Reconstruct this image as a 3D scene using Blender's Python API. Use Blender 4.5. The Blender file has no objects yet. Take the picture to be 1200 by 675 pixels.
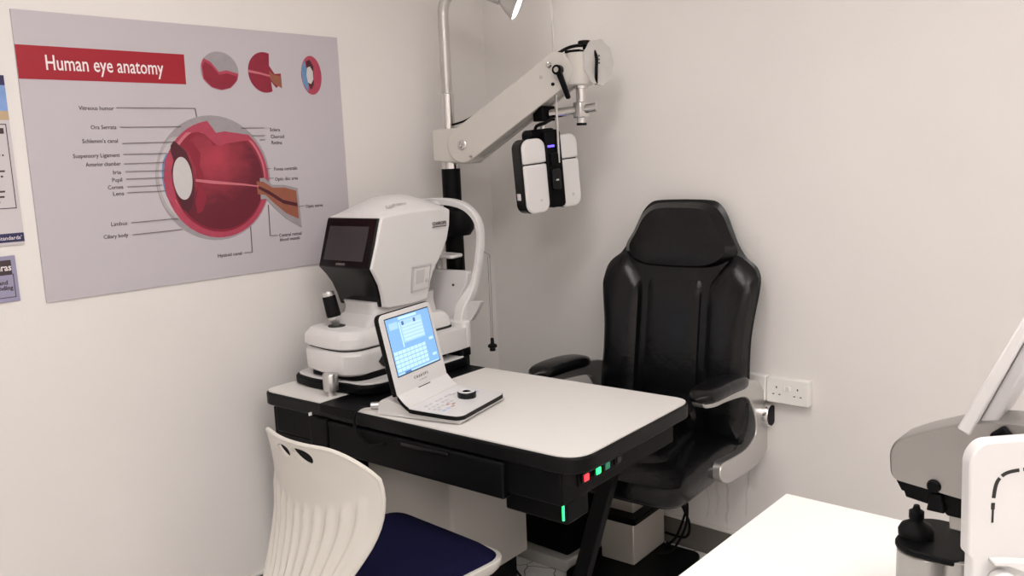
import bpy, bmesh, math, random
from mathutils import Vector, Matrix
random.seed(7)
PI = math.pi
scn = bpy.context.scene
col = scn.collection
R = math.radians

# ------------------------------------------------------------------ materials
def nodes_of(m):
    m.use_nodes = True
    return m.node_tree, m.node_tree.nodes, m.node_tree.links

def mat(name, rgb, rough=.5, metal=0., bump=0., bscale=200., emit=None, estr=0., coat=0., var=0., vscale=8., spec=.5):
    m = bpy.data.materials.new(name)
    nt, N, L = nodes_of(m)
    b = N['Principled BSDF']
    b.inputs['Base Color'].default_value = (*rgb, 1)
    b.inputs['Roughness'].default_value = rough
    b.inputs['Metallic'].default_value = metal
    b.inputs['Coat Weight'].default_value = coat
    b.inputs['Specular IOR Level'].default_value = spec
    tc = N.new('ShaderNodeTexCoord')
    if emit:
        b.inputs['Emission Color'].default_value = (*emit, 1)
        b.inputs['Emission Strength'].default_value = estr
    if bump:
        n = N.new('ShaderNodeTexNoise'); n.inputs['Scale'].default_value = bscale; n.inputs['Detail'].default_value = 4
        L.new(tc.outputs['Object'], n.inputs['Vector'])
        bp = N.new('ShaderNodeBump'); bp.inputs['Strength'].default_value = bump; bp.inputs['Distance'].default_value = .01
        L.new(n.outputs['Fac'], bp.inputs['Height']); L.new(bp.outputs['Normal'], b.inputs['Normal'])
    if var:
        n2 = N.new('ShaderNodeTexNoise'); n2.inputs['Scale'].default_value = vscale; n2.inputs['Detail'].default_value = 5
        L.new(tc.outputs['Object'], n2.inputs['Vector'])
        mx = N.new('ShaderNodeMix'); mx.data_type = 'RGBA'
        mx.inputs[6].default_value = (*[c * (1 - var) for c in rgb], 1)
        mx.inputs[7].default_value = (*[min(1, c * (1 + var)) for c in rgb], 1)
        L.new(n2.outputs['Fac'], mx.inputs[0]); L.new(mx.outputs[2], b.inputs['Base Color'])
    return m

M = {}
M['white'] = mat('white_plastic', (.73, .71, .705), .32, var=.02)
M['warm_white'] = mat('cream_plastic', (.66, .63, .585), .27, var=.02, vscale=4)
M['offwhite'] = mat('grey_white_plastic', (.60, .58, .585), .4, var=.02)
M['laminate'] = mat('white_laminate', (.80, .775, .75), .42, var=.015, vscale=30)
M['bright_laminate'] = mat('bright_white_laminate', (.93, .92, .90), .45, var=.01)
M['black'] = mat('black_paint', (.003, .003, .0036), .45, bump=.02, bscale=300, spec=.10)
M['black_gloss'] = mat('black_gloss_plastic', (.0035, .0035, .004), .2, spec=.28)
M['black_rubber'] = mat('black_rubber', (.004, .004, .0046), .6, spec=.15)
M['edge'] = mat('black_edge_band', (.004, .004, .0046), .38, spec=.16)
M['leather'] = mat('black_leather', (.0022, .0022, .003), .27, bump=.16, bscale=38, spec=.36)
M['navy'] = mat('navy_fabric', (.006, .006, .030), .85, spec=.1, bump=.2, bscale=700, var=.12, vscale=40)
M['cabinet'] = mat('grey_laminate', (.40, .38, .35), .4, var=.03)
M['plate'] = mat('grey_paint', (.50, .48, .455), .5, var=.05)
M['beige_metal'] = mat('beige_metal', (.55, .51, .46), .4, metal=.35, var=.03)
M['arm'] = mat('ivory_metal', (.60, .57, .53), .36, var=.02, vscale=12)
M['chrome'] = mat('chrome', (.72, .71, .70), .18, metal=1.)
M['silver'] = mat('brushed_silver', (.62, .61, .60), .32, metal=.9, bump=.03, bscale=90)
M['satin'] = mat('satin_silver', (.40, .385, .37), .36, metal=.85, var=.04)
M['pole'] = mat('satin_pole', (.55, .53, .51), .34, metal=.6)
M['clear'] = mat('frosted_plastic', (.62, .60, .58), .4, bump=.4, bscale=25, var=.06, vscale=30)
M['display'] = mat('dark_display', (.04, .039, .042), .3)
M['socket'] = mat('socket_plastic', (.86, .84, .81), .35)
M['hole'] = mat('dark_slot', (.02, .018, .016), .7)
M['string'] = mat('grey_string', (.22, .20, .19), .8)
M['poster'] = mat('poster_print', (.53, .49, .525), .55, var=.015, vscale=6)
M['poster2'] = mat('poster_paper', (.60, .56, .58), .55, var=.015)
M['board_edge'] = mat('board_edge', (.55, .51, .46), .7)
M['red'] = mat('banner_red', (.34, .004, .018), .5)
M['ink'] = mat('dark_ink', (.055, .035, .04), .6)
M['line_ink'] = mat('grey_ink', (.16, .12, .125), .6)
M['print_white'] = mat('white_ink', (.86, .80, .80), .6)
M['navy_ink'] = mat('navy_ink', (.025, .022, .09), .55)
M['lilac'] = mat('lilac_print', (.32, .30, .44), .55)
M['tan'] = mat('tan_print', (.50, .36, .22), .55)
M['skyprint'] = mat('blue_print', (.22, .36, .68), .55, var=.3, vscale=12)
M['sclera'] = mat('print_grey', (.33, .30, .32), .55, var=.12, vscale=60)
M['sclera_pale'] = mat('print_light_grey', (.42, .39, .40), .55, var=.08, vscale=60)
M['choroid'] = mat('print_rose', (.42, .05, .095), .55, var=.2, vscale=50)
M['choroid_dark'] = mat('print_crimson', (.26, .012, .035), .55, var=.2, vscale=40)
M['pinkline'] = mat('print_pink', (.58, .16, .20), .55)
M['maroon'] = mat('print_maroon', (.075, .008, .018), .55)
M['nerve'] = mat('print_brown', (.30, .095, .055), .55, var=.15, vscale=60)
M['iris'] = mat('print_blue', (.13, .27, .47), .55, var=.2, vscale=50)
M['lensprint'] = mat('print_pale', (.60, .57, .57), .55, var=.05, vscale=60)
M['screen_blue'] = mat('screen_blue', (.1, .2, .4), .3, emit=(.24, .47, .86), estr=.40)
M['screen_pale'] = mat('screen_pale', (.2, .3, .4), .3, emit=(.58, .83, .98), estr=.40)
M['screen_mid'] = mat('screen_mid', (.2, .3, .4), .3, emit=(.38, .62, .93), estr=.40)
M['screen_dark'] = mat('screen_dark', (.03, .05, .1), .3, emit=(.05, .10, .28), estr=.6)
M['led_green'] = mat('green_led', (.02, .5, .1), .3, emit=(.03, 1., .25), estr=1.0)
M['led_red'] = mat('red_led', (.6, .02, .03), .3, emit=(1., .04, .06), estr=.75)
M['led_teal'] = mat('dim_green_led', (.01, .12, .07), .3, emit=(.02, .3, .16), estr=.2)
M['led_blue'] = mat('blue_led', (.03, .02, .8), .3, emit=(.08, .05, 1.), estr=2.)
M['lamp_glow'] = mat('lamp_glow', (1, .97, .92), .4, emit=(1, .96, .90), estr=5.)
M['panel_glow'] = mat('ceiling_panel_glow', (1, .97, .94), .4, emit=(1, .96, .93), estr=3.9)
M['ceiling'] = mat('ceiling_paint', (.80, .77, .74), .8)
M['key_grey'] = mat('key_print', (.60, .57, .57), .5)
M['key_blue'] = mat('key_blue', (.45, .52, .78), .5)
M['key_red'] = mat('key_red', (.55, .34, .32), .5)
M['skirting'] = mat('skirting_tile', (.15, .138, .122), .45, var=.22, vscale=18)
M['trim'] = mat('white_trim', (.80, .77, .73), .4)

def retina_material():
    m = bpy.data.materials.new('print_retina')
    nt, N, L = nodes_of(m); b = N['Principled BSDF']; b.inputs['Roughness'].default_value = .55
    tc = N.new('ShaderNodeTexCoord')
    n = N.new('ShaderNodeTexNoise'); n.inputs['Scale'].default_value = 22; n.inputs['Detail'].default_value = 6
    mp = N.new('ShaderNodeMapping'); mp.inputs['Scale'].default_value = (1, 1, 1.8)
    L.new(tc.outputs['Object'], mp.inputs['Vector']); L.new(mp.outputs['Vector'], n.inputs['Vector'])
    g = N.new('ShaderNodeVectorMath'); g.operation = 'DISTANCE'; g.inputs[1].default_value = (0, .545, .385)
    L.new(tc.outputs['Object'], g.inputs[0])
    mr = N.new('ShaderNodeMapRange'); mr.inputs['From Min'].default_value = .02; mr.inputs['From Max'].default_value = .19
    L.new(g.outputs['Value'], mr.inputs['Value'])
    ad = N.new('ShaderNodeMath'); ad.operation = 'MULTIPLY_ADD'; ad.inputs[1].default_value = .5
    L.new(n.outputs['Fac'], ad.inputs[0]); L.new(mr.outputs['Result'], ad.inputs[2])
    cr = N.new('ShaderNodeValToRGB')
    cr.color_ramp.elements[0].position = .2; cr.color_ramp.elements[0].color = (.43, .04, .07, 1)
    cr.color_ramp.elements[1].position = 1.15 if False else 1.; cr.color_ramp.elements[1].color = (.13, .006, .02, 1)
    L.new(ad.outputs['Value'], cr.inputs['Fac']); L.new(cr.outputs['Color'], b.inputs['Base Color'])
    return m
M['retina'] = retina_material()

def floor_material():
    m = bpy.data.materials.new('cracked_white_tile')
    nt, N, L = nodes_of(m); b = N['Principled BSDF']; b.inputs['Roughness'].default_value = .3
    tc = N.new('ShaderNodeTexCoord')
    v = N.new('ShaderNodeTexVoronoi'); v.feature = 'DISTANCE_TO_EDGE'; v.inputs['Scale'].default_value = 11
    nz = N.new('ShaderNodeTexNoise'); nz.inputs['Scale'].default_value = 9
    mx0 = N.new('ShaderNodeMix'); mx0.data_type = 'VECTOR'; mx0.inputs[0].default_value = .08
    L.new(tc.outputs['Object'], nz.inputs['Vector'])
    L.new(tc.outputs['Object'], mx0.inputs[4]); L.new(nz.outputs['Color'], mx0.inputs[5])
    L.new(mx0.outputs[1], v.inputs['Vector'])
    cr = N.new('ShaderNodeValToRGB')
    cr.color_ramp.elements[0].position = .012; cr.color_ramp.elements[0].color = (.10, .085, .075, 1)
    cr.color_ramp.elements[1].position = .03; cr.color_ramp.elements[1].color = (.84, .82, .80, 1)
    L.new(v.outputs['Distance'], cr.inputs['Fac']); L.new(cr.outputs['Color'], b.inputs['Base Color'])
    return m
M['floor'] = floor_material()

def wall_material(name, rgb, stains=None):
    """matt painted plaster: faint roller texture, faint wear; stains = list of (kind, x, z, ...) marks"""
    m = bpy.data.materials.new(name)
    nt, N, L = nodes_of(m); b = N['Principled BSDF']; b.inputs['Roughness'].default_value = .62
    b.inputs['Specular IOR Level'].default_value = .3
    tc = N.new('ShaderNodeTexCoord')
    def math_(op, a, c=None, d=None):
        n = N.new('ShaderNodeMath'); n.operation = op
        for i, v in enumerate((a, c, d)):
            if v is None: continue
            if isinstance(v, (int, float)): n.inputs[i].default_value = v
            else: L.new(v, n.inputs[i])
        return n.outputs[0]
    n1 = N.new('ShaderNodeTexNoise'); n1.inputs['Scale'].default_value = 1.7; n1.inputs['Detail'].default_value = 6
    L.new(tc.outputs['Object'], n1.inputs['Vector'])
    mr = N.new('ShaderNodeMapRange'); mr.inputs['From Min'].default_value = .3; mr.inputs['From Max'].default_value = .7
    mr.inputs['To Min'].default_value = .97; mr.inputs['To Max'].default_value = 1.02
    L.new(n1.outputs['Fac'], mr.inputs['Value'])
    fac = mr.outputs['Result']
    if stains:
        sp = N.new('ShaderNodeSeparateXYZ'); L.new(tc.outputs['Object'], sp.inputs[0])
        X, Z = sp.outputs[0], sp.outputs[2]
        nw = N.new('ShaderNodeTexNoise'); nw.inputs['Scale'].default_value = 9; nw.inputs['Detail'].default_value = 3
        L.new(tc.outputs['Object'], nw.inputs['Vector'])
        wob = math_('MULTIPLY_ADD', nw.outputs['Fac'], .05, -.025)
        for kind, x, z0, z1, w, amt in stains:
            if kind == 'run':      # a thin run of dirt
                dx = math_('ABSOLUTE', math_('SUBTRACT', math_('ADD', X, wob), x))
            else:                  # a soft-edged scuffed patch
                dx = math_('ABSOLUTE', math_('SUBTRACT', math_('ADD', X, math_('MULTIPLY', wob, 1.5)), x))
            s = N.new('ShaderNodeMapRange'); s.interpolation_type = 'SMOOTHSTEP'
            s.inputs['From Min'].default_value = w; s.inputs['From Max'].default_value = w * .35
            L.new(dx, s.inputs['Value'])
            h = math_('ABSOLUTE', math_('SUBTRACT', math_('ADD', Z, wob), (z0 + z1) / 2))
            s2 = N.new('ShaderNodeMapRange'); s2.interpolation_type = 'SMOOTHSTEP'
            s2.inputs['From Min'].default_value = (z1 - z0) / 2; s2.inputs['From Max'].default_value = (z1 - z0) / 2 * .8
            L.new(h, s2.inputs['Value'])
            a = math_('MULTIPLY', math_('MULTIPLY', s.outputs['Result'], s2.outputs['Result']), -amt)
            fac = math_('ADD', fac, a)
    mx = N.new('ShaderNodeMix'); mx.data_type = 'RGBA'; mx.blend_type = 'MULTIPLY'; mx.inputs[0].default_value = 1
    mx.inputs[6].default_value = (*rgb, 1)
    L.new(fac, mx.inputs[7]); L.new(mx.outputs[2], b.inputs['Base Color'])
    n2 = N.new('ShaderNodeTexNoise'); n2.inputs['Scale'].default_value = 160; n2.inputs['Detail'].default_value = 3
    L.new(tc.outputs['Object'], n2.inputs['Vector'])
    bp = N.new('ShaderNodeBump'); bp.inputs['Strength'].default_value = .06; bp.inputs['Distance'].default_value = .006
    L.new(n2.outputs['Fac'], bp.inputs['Height']); L.new(bp.outputs['Normal'], b.inputs['Normal'])
    return m
WALL = (.805, .77, .748)
M['wall'] = wall_material('wall_paint', WALL)
M['wall_marked'] = wall_material('wall_paint_marked', WALL, [
    ('run', -1.452, .125, .40, .005, .17), ('run', -1.375, .18, .40, .005, .13), ('run', -1.535, .13, .27, .005, .1),
    ('run', -1.495, .16, .33, .008, .08), ('patch', -1.36, .29, .47, .035, .10), ('patch', -1.47, .13, .34, .11, .03),
    ('patch', -1.36, 1.08, 1.2, .05, .025), ('patch', -.62, .80, .93, .03, .02)])

# ------------------------------------------------------------------ object helpers
def obj(name, bm, m, parent=None, bev=0., seg=2, sub=0, angle=35, solid=0., label=None, loc=None):
    me = bpy.data.meshes.new(name)
    bmesh.ops.recalc_face_normals(bm, faces=bm.faces)
    bm.to_mesh(me); bm.free()
    for p in me.polygons: p.use_smooth = True
    o = bpy.data.objects.new(name, me); col.objects.link(o)
    ms = m if isinstance(m, (list, tuple)) else [m]
    for k in ms: me.materials.append(M[k] if isinstance(k, str) else k)
    if not sub: me.set_sharp_from_angle(angle=R(angle))
    if solid:
        md = o.modifiers.new('solid', 'SOLIDIFY'); md.thickness = solid; md.offset = 0
    if bev:
        md = o.modifiers.new('bevel', 'BEVEL'); md.width = bev; md.segments = seg; md.limit_method = 'ANGLE'; md.angle_limit = R(40)
        md.harden_normals = False
    if sub:
        md = o.modifiers.new('sub', 'SUBSURF'); md.levels = sub; md.render_levels = sub
    if parent is not None: o.parent = parent
    if loc is not None: o.location = loc
    if label: o['label'] = label
    return o

def thing(name, label, cat, loc=(0, 0, 0), yaw=0., group=None):
    o = bpy.data.objects.new(name, None); col.objects.link(o)
    o.location = loc; o.rotation_euler = (0, 0, R(yaw)); o.empty_display_size = .05
    return tag(o, label, cat, group)

def tag(o, label, cat, group=None):
    o['label'] = label; o['category'] = cat
    if group: o['group'] = group
    return o

def structure(name, bm, m, parent=None, bev=0.):
    o = obj(name, bm, m, parent, bev)
    o['kind'] = 'structure'
    return o

def B(): return bmesh.new()

def box(bm, x0, x1, y0, y1, z0, z1, mi=0, mtx=None):
    vs = [bm.verts.new((x, y, z)) for x in (x0, x1) for y in (y0, y1) for z in (z0, z1)]
    if mtx is not None:
        for v in vs: v.co = mtx @ v.co
    for q in ((0, 1, 3, 2), (4, 6, 7, 5), (0, 4, 5, 1), (2, 3, 7, 6), (0, 2, 6, 4), (1, 5, 7, 3)):
        f = bm.faces.new([vs[i] for i in q]); f.material_index = mi
    return bm

def loft(bm, rings, closed=True, cap=True, mi=0):
    rr = [[bm.verts.new(p) for p in r] for r in rings]
    n = len(rr[0])
    for a, b in zip(rr, rr[1:]):
        for i in range(n if closed else n - 1):
            j = (i + 1) % n
            bm.faces.new((a[i], a[j], b[j], b[i])).material_index = mi
    if cap and closed:
        bm.faces.new(rr[0][::-1]).material_index = mi; bm.faces.new(rr[-1]).material_index = mi
    return rr

def prism(bm, pts, fn, d0, d1, mi=0):
    """polygon pts (u,v) pushed from depth d0 to d1; fn(u,v,d) -> xyz"""
    return loft(bm, [[fn(u, v, d0) for u, v in pts], [fn(u, v, d1) for u, v in pts]], mi=mi)

def rrect(u0, u1, v0, v1, r, n=5):
    pts = []
    for cu, cv, a0 in ((u1 - r, v1 - r, 0), (u0 + r, v1 - r, 90), (u0 + r, v0 + r, 180), (u1 - r, v0 + r, 270)):
        for i in range(n + 1):
            a = R(a0 + 90 * i / n); pts.append((cu + r * math.cos(a), cv + r * math.sin(a)))
    return pts

def rpoly(pts, r, n=4):
    """round the corners of a polygon"""
    out = []; k = len(pts)
    for i in range(k):
        p = Vector(pts[i]); a = Vector(pts[i - 1]); b = Vector(pts[(i + 1) % k])
        ri = r[i] if isinstance(r, (list, tuple)) else r
        da, db = (a - p), (b - p)
        t = min(ri, da.length * .48, db.length * .48)
        s, e = p + da.normalized() * t, p + db.normalized() * t
        for j in range(n + 1):
            q = j / n
            out.append(tuple((1 - q) ** 2 * s + 2 * q * (1 - q) * p + q * q * e))
    return out

def spline(pts, n=8, closed=False):
    """Catmull-Rom through points of any dimension"""
    P = [Vector(p) for p in pts]; k = len(P); out = []
    rng = range(k) if closed else range(k - 1)
    for i in rng:
        if closed: p0, p1, p2, p3 = P[i - 1], P[i], P[(i + 1) % k], P[(i + 2) % k]
        else: p0, p1, p2, p3 = P[max(i - 1, 0)], P[i], P[i + 1], P[min(i + 2, k - 1)]
        for j in range(n):
            t = j / n
            out.append(.5 * ((2 * p1) + (p2 - p0) * t + (2 * p0 - 5 * p1 + 4 * p2 - p3) * t * t + (3 * p1 - p0 - 3 * p2 + p3) * t ** 3))
    if not closed: out.append(P[-1].copy())
    return [tuple(p) for p in out]

def tube(bm, path, r, n=10, mi=0, flat=None):
    """round tube (or flat=(w,h) strip) along a path; r a number or one per point"""
    P = [Vector(p) for p in path]; rings = []
    up = Vector((0, 0, 1)); prev = None
    for i, p in enumerate(P):
        t = (P[min(i + 1, len(P) - 1)] - P[max(i - 1, 0)]).normalized()
        if prev is None:
            x = t.cross(up if abs(t.z) < .95 else Vector((0, 1, 0))).normalized()
        else:
            x = (prev - t * prev.dot(t)).normalized()
        prev = x; y = t.cross(x)
        ri = r[i] if isinstance(r, (list, tuple)) else r
        a, c = (ri, ri) if flat is None else flat
        rings.append([tuple(p + x * a * math.cos(2 * PI * k / n) + y * c * math.sin(2 * PI * k / n)) for k in range(n)])
    return loft(bm, rings, mi=mi)

def lathe(bm, prof, c=(0, 0, 0), axis='Z', n=24, mi=0, mtx=None):
    """prof = [(r, h)] from one end to the other"""
    rings = []
    for r, h in prof:
        ring = []
        for k in range(n):
            a = 2 * PI * k / n; u, v = max(r, 1e-4) * math.cos(a), max(r, 1e-4) * math.sin(a)
            p = {'Z': (u, v, h), 'Y': (u, h, v), 'X': (h, u, v)}[axis]
            p = Vector(p)
            if mtx is not None: p = mtx @ p
            ring.append(tuple(p + Vector(c)))
        rings.append(ring)
    return loft(bm, rings, mi=mi)

def align(d):
    """matrix turning +Z to direction d"""
    return Vector((0, 0, 1)).rotation_difference(Vector(d).normalized()).to_matrix()

def pillow(bm, outline, fn, h, back=0., rings=7, power=2.4, mi=0, center=None):
    """cushion: an outline (u,v) puffed up to height h on one side and back on the other; fn(u,v,h)->xyz"""
    k = len(outline)
    cu = sum(p[0] for p in outline) / k if center is None else center[0]
    cv = sum(p[1] for p in outline) / k if center is None else center[1]
    seq = []
    for i in range(rings):
        t = 1 - (i / rings)
        seq.append((t, -back * (1 - t ** power) ** (1 / power)))
    seq = seq[::-1]
    for i in range(1, rings):
        t = 1 - i / rings
        seq.append((t, h * (1 - t ** power) ** (1 / power)))
    rr = [[bm.verts.new(fn(cu + (u - cu) * t, cv + (v - cv) * t, hh)) for u, v in outline] for t, hh in seq]
    for a, b in zip(rr, rr[1:]):
        for i in range(k):
            j = (i + 1) % k
            bm.faces.new((a[i], a[j], b[j], b[i])).material_index = mi
    c0 = bm.verts.new(fn(cu, cv, -back)); c1 = bm.verts.new(fn(cu, cv, h))
    for i in range(k):
        j = (i + 1) % k
        bm.faces.new((rr[0][j], rr[0][i], c0)).material_index = mi
        bm.faces.new((rr[-1][i], rr[-1][j], c1)).material_index = mi

def text_obj(name, s, size, m, parent, mtx, ax='LEFT', xs=1., depth=.0003, bold=0., width=None):
    cu = bpy.data.curves.new(name, 'FONT'); cu.body = s; cu.size = size; cu.align_x = 'LEFT'
    cu.extrude = depth; cu.offset = bold; cu.resolution_u = 2
    t = bpy.data.objects.new(name, cu); col.objects.link(t)
    dg = bpy.context.evaluated_depsgraph_get()
    me = bpy.data.meshes.new_from_object(t.evaluated_get(dg))
    bpy.data.objects.remove(t); bpy.data.curves.remove(cu)
    xsv = [v.co.x for v in me.vertices] or [0, 1]
    lo, hi = min(xsv), max(xsv)
    k = xs if width is None else width / max(hi - lo, 1e-6)
    off = {'LEFT': -lo, 'RIGHT': -hi, 'CENTER': -(lo + hi) / 2}[ax]
    for v in me.vertices: v.co.x = (v.co.x + off) * k
    me.transform(mtx)
    me.materials.clear(); me.materials.append(M[m])
    me.name = name
    o = bpy.data.objects.new(name, me); col.objects.link(o); o.parent = parent
    return o

# ------------------------------------------------------------------ room shell
X0, X1, Y0, Y1, ZC, T = -2.57, 2.2, -2.2, 2.713, 2.72, .12
structure('floor', box(B(), X0 - T, X1 + T, Y0 - T, Y1 + T, -.1, 0), 'floor')
structure('ceiling', box(B(), X0 - T, X1 + T, Y0 - T, Y1 + T, ZC, ZC + .1), 'ceiling')
structure('wall_left', box(B(), X0 - T, X0, Y0 - T, Y1 + T, 0, ZC), 'wall')
structure('wall_back', box(B(), X0, X1, Y1, Y1 + T, 0, ZC), 'wall_marked')
structure('wall_right', box(B(), X1, X1 + T, Y0 - T, Y1 + T, 0, ZC), 'wall')
structure('wall_front', box(B(), X0, X1, Y0 - T, Y0, 0, ZC), 'wall')
def skirt(side, a, tr):
    s = structure('baseboard_' + side, box(B(), *a), 'skirting', bev=.002)
    structure('trim_' + side, box(B(), *tr), 'trim', bev=.003)
skirt('left', (X0, X0 + .012, Y0, Y1, 0, .106), (X0, X0 + .016, Y0, Y1, .106, .118))
skirt('back', (X0 + .016, X1, Y1 - .012, Y1, 0, .106), (X0 + .016, X1, Y1 - .016, Y1, .106, .118))

# recessed ceiling light panels (light the room)
def ceiling_light(x, y, label):
    t = thing('ceiling_light', label, 'light', (x, y, ZC), group='ceiling light panels')
    f = B()
    for a in ((-.31, -.29, -.61, .61), (.29, .31, -.61, .61), (-.29, .29, -.61, -.59), (-.29, .29, .59, .61)):
        box(f, *a, -.012, 0)
    obj('frame', f, 'trim', t)
    obj('diffuser', box(B(), -.289, .289, -.589, .589, -.008, -.001), 'panel_glow', t)
for x, y in ((-1.15, .85), (.15, .85), (1.40, .85), (.15, -1.1), (1.40, -1.1)):
    ceiling_light(x, y, 'long white light panel recessed in the ceiling')

# ------------------------------------------------------------------ posters on the left wall
def on_wall(y, z, d): return (X0 + d, y, z)
def flat(bm, pts, d0, d1, mi=0):
    prism(bm, pts, lambda u, v, d: (d, u, v), d0, d1, mi)
    return bm
TXT = Matrix(((0, 0, 1, 0), (1, 0, 0, 0), (0, 1, 0, 0), (0, 0, 0, 1)))  # text plane: x->+Y, y->+Z, normal +X
def wtext(name, s, y, z, size, m, parent, ax='LEFT', d=.0072, width=None, bold=0., xs=1.):
    return text_obj(name, s, size, m, parent, Matrix.Translation((d, y, z)) @ TXT, ax, width=width, bold=bold, xs=xs)

PY, PZ = .884, 1.149
t = thing('wall_poster', 'large pale grey human eye anatomy poster on the left wall', 'poster', (X0, PY, PZ))
obj('board', box(B(), .0, .006, 0, 1.063, 0, .793), ['poster'], t, bev=.0006)
def P2(pts): return [(y - PY, z - PZ) for y, z in pts]
obj('banner', flat(B(), P2([(.884, 1.7605), (1.36, 1.7605), (1.362, 1.8505), (.884, 1.8505)]), .006, .0066), 'red', t)
wtext('heading', 'Human eye anatomy', .957 - PY, 1.787 - PZ, .058, 'print_white', t, width=.334, bold=.0004)
# the eye diagram, layer over layer like the print
def layer(name, pts, k, m, par):
    b = B(); flat(b, P2(pts), .006, .0062 + .00025 * k)
    return obj(name, b, m, par)
def ell(cy, cz, ry, rz, n=48, a0=0, a1=360):
    return [(cy + ry * math.cos(R(a0 + (a1 - a0) * i / n)), cz + rz * math.sin(R(a0 + (a1 - a0) * i / n))) for i in range(n + (a1 - a0 < 360))]
CY, CZ = 1.436, 1.469
eye = layer('eye_diagram', ell(CY - .006, CZ, .198, .198), 0, 'sclera', t)
eye['label'] = 'printed cross section of an eyeball'
layer('cornea_ring', ell(1.312, 1.474, .078, .128), .4, 'sclera_pale', eye)
layer('cornea_inner', ell(1.314, 1.474, .071, .120), .8, 'poster', eye)
layer('cornea', ell(1.284, 1.476, .031, .078), 1.5, 'iris', eye)
layer('choroid', ell(CY + .004, CZ - .004, .182, .186), 2, 'choroid', eye)
# notch of pale sclera at the top right
layer('sclera_flap', [(1.408, 1.664), (1.445, 1.612), (1.475, 1.617), (1.545, 1.607), (1.568, 1.604), (1.53, 1.634), (1.49, 1.654), (1.45, 1.664)], 3, 'sclera', eye)
ret = []
for y, z in ell(CY + .006, CZ - .006, .168, .170, 72):
    ret.append((y, z))
def notch(pts):
    out = []
    for y, z in pts:
        # top of the vessel layer dips in a V like the print
        lim = 1.615 - max(0, .055 - abs(y - 1.452)) * .9
        if y > 1.43: lim = min(lim, 1.575 + (y - 1.45) * .12)
        out.append((y, min(z, lim)))
    return out
layer('pink_layer', notch([(y, z + .012) for y, z in ret]), 4, 'pinkline', eye)
layer('dark_layer', notch([(CY + .007 + (y - CY - .006) * .965, z + .004) for y, z in ret]), 5, 'choroid_dark', eye)
layer('retina', notch([(CY + .008 + (y - CY - .006) * .93, CZ - .006 + (z - CZ + .006) * .93) for y, z in ret]), 6, 'retina', eye)
layer('ciliary_body', [(1.290, 1.575), (1.302, 1.590), (1.318, 1.575), (1.338, 1.555), (1.351, 1.51), (1.354, 1.44), (1.343, 1.39), (1.325, 1.365), (1.308, 1.38), (1.290, 1.43), (1.283, 1.51)], 7, 'maroon', eye)
layer('vitreous_edge', [(1.335, 1.58), (1.36, 1.585), (1.385, 1.55), (1.378, 1.51), (1.39, 1.48), (1.38, 1.45), (1.392, 1.41), (1.375, 1.37), (1.355, 1.36), (1.352, 1.40), (1.366, 1.44), (1.366, 1.50), (1.352, 1.54)], 8, 'choroid_dark', eye)
layer('iris', [(1.266, 1.53), (1.286, 1.56), (1.294, 1.53), (1.284, 1.50), (1.282, 1.46), (1.29, 1.42), (1.282, 1.39), (1.262, 1.42), (1.257, 1.47)], 8, 'choroid', eye)
layer('lens', ell(1.318, 1.474, .031, .066), 9, 'lensprint', eye)
layer('hyaloid_canal', [(1.36, 1.470), (1.42, 1.462), (1.52, 1.448), (1.585, 1.437), (1.585, 1.433), (1.52, 1.442), (1.42, 1.452), (1.36, 1.462)], 9, 'pinkline', eye)
layer('optic_nerve_sheath', [(1.588, 1.462), (1.605, 1.462), (1.634, 1.437), (1.68, 1.435), (1.733, 1.421), (1.737, 1.284), (1.715, 1.297), (1.675, 1.322), (1.632, 1.362), (1.606, 1.392), (1.585, 1.392)], 7, 'sclera', eye)
layer('optic_nerve', [(1.575, 1.452), (1.60, 1.450), (1.634, 1.428), (1.68, 1.426), (1.726, 1.413), (1.728, 1.315), (1.68, 1.338), (1.634, 1.376), (1.605, 1.405), (1.575, 1.41)], 8, 'nerve', eye)
layer('central_vessel', [(1.58, 1.437), (1.62, 1.418), (1.67, 1.385), (1.726, 1.37), (1.726, 1.358), (1.67, 1.372), (1.618, 1.406), (1.58, 1.427)], 10, 'maroon', eye)
# three small pictures along the top
def small(name, cy, cz, rx, rz, shapes):
    e = layer(name, ell(cy, cz, rx, rz, 36), 0, shapes[0], t)
    for k, (m_, pts) in enumerate(shapes[1:]):
        layer('inset', [(cy + rx * a, cz + rz * c) for a, c in pts], k + 1, m_, e)
small('wall_layers_picture', 1.478, 1.806, .066, .060, ['sclera',
    ('choroid', [(-.95, .3), (-.8, .62), (-.45, .45), (-.05, -.05), (.35, .05), (.98, -.1), (.9, -.45), (.5, -.87), (0, -1), (-.5, -.87), (-.9, -.45)]),
    ('choroid_dark', [(-.9, .2), (-.75, .45), (-.45, .28), (-.05, -.2), (.35, -.1), (.92, -.25), (.8, -.55), (.45, -.86), (0, -.96), (-.48, -.84), (-.85, -.42)])])
small('optic_nerve_picture', 1.641, 1.808, .062, .066, ['choroid_dark',
    ('poster', [(.35, 1.0), (1.1, 1.0), (1.1, .0), (.6, -.05), (.3, .35)]),
    ('nerve', [(.28, .1), (.55, -.1), (1.0, -.15), (1.0, -.75), (.55, -.55), (.3, -.3)]),
    ('poster', [(.35, -.45), (.6, -.72), (1.1, -.9), (1.1, -1.2), (.4, -1.05)]),
    ('pinkline', [(-1, .1), (-.3, 0), (.3, -.12), (.3, -.2), (-.3, -.1), (-1, -.02)])])
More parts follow.
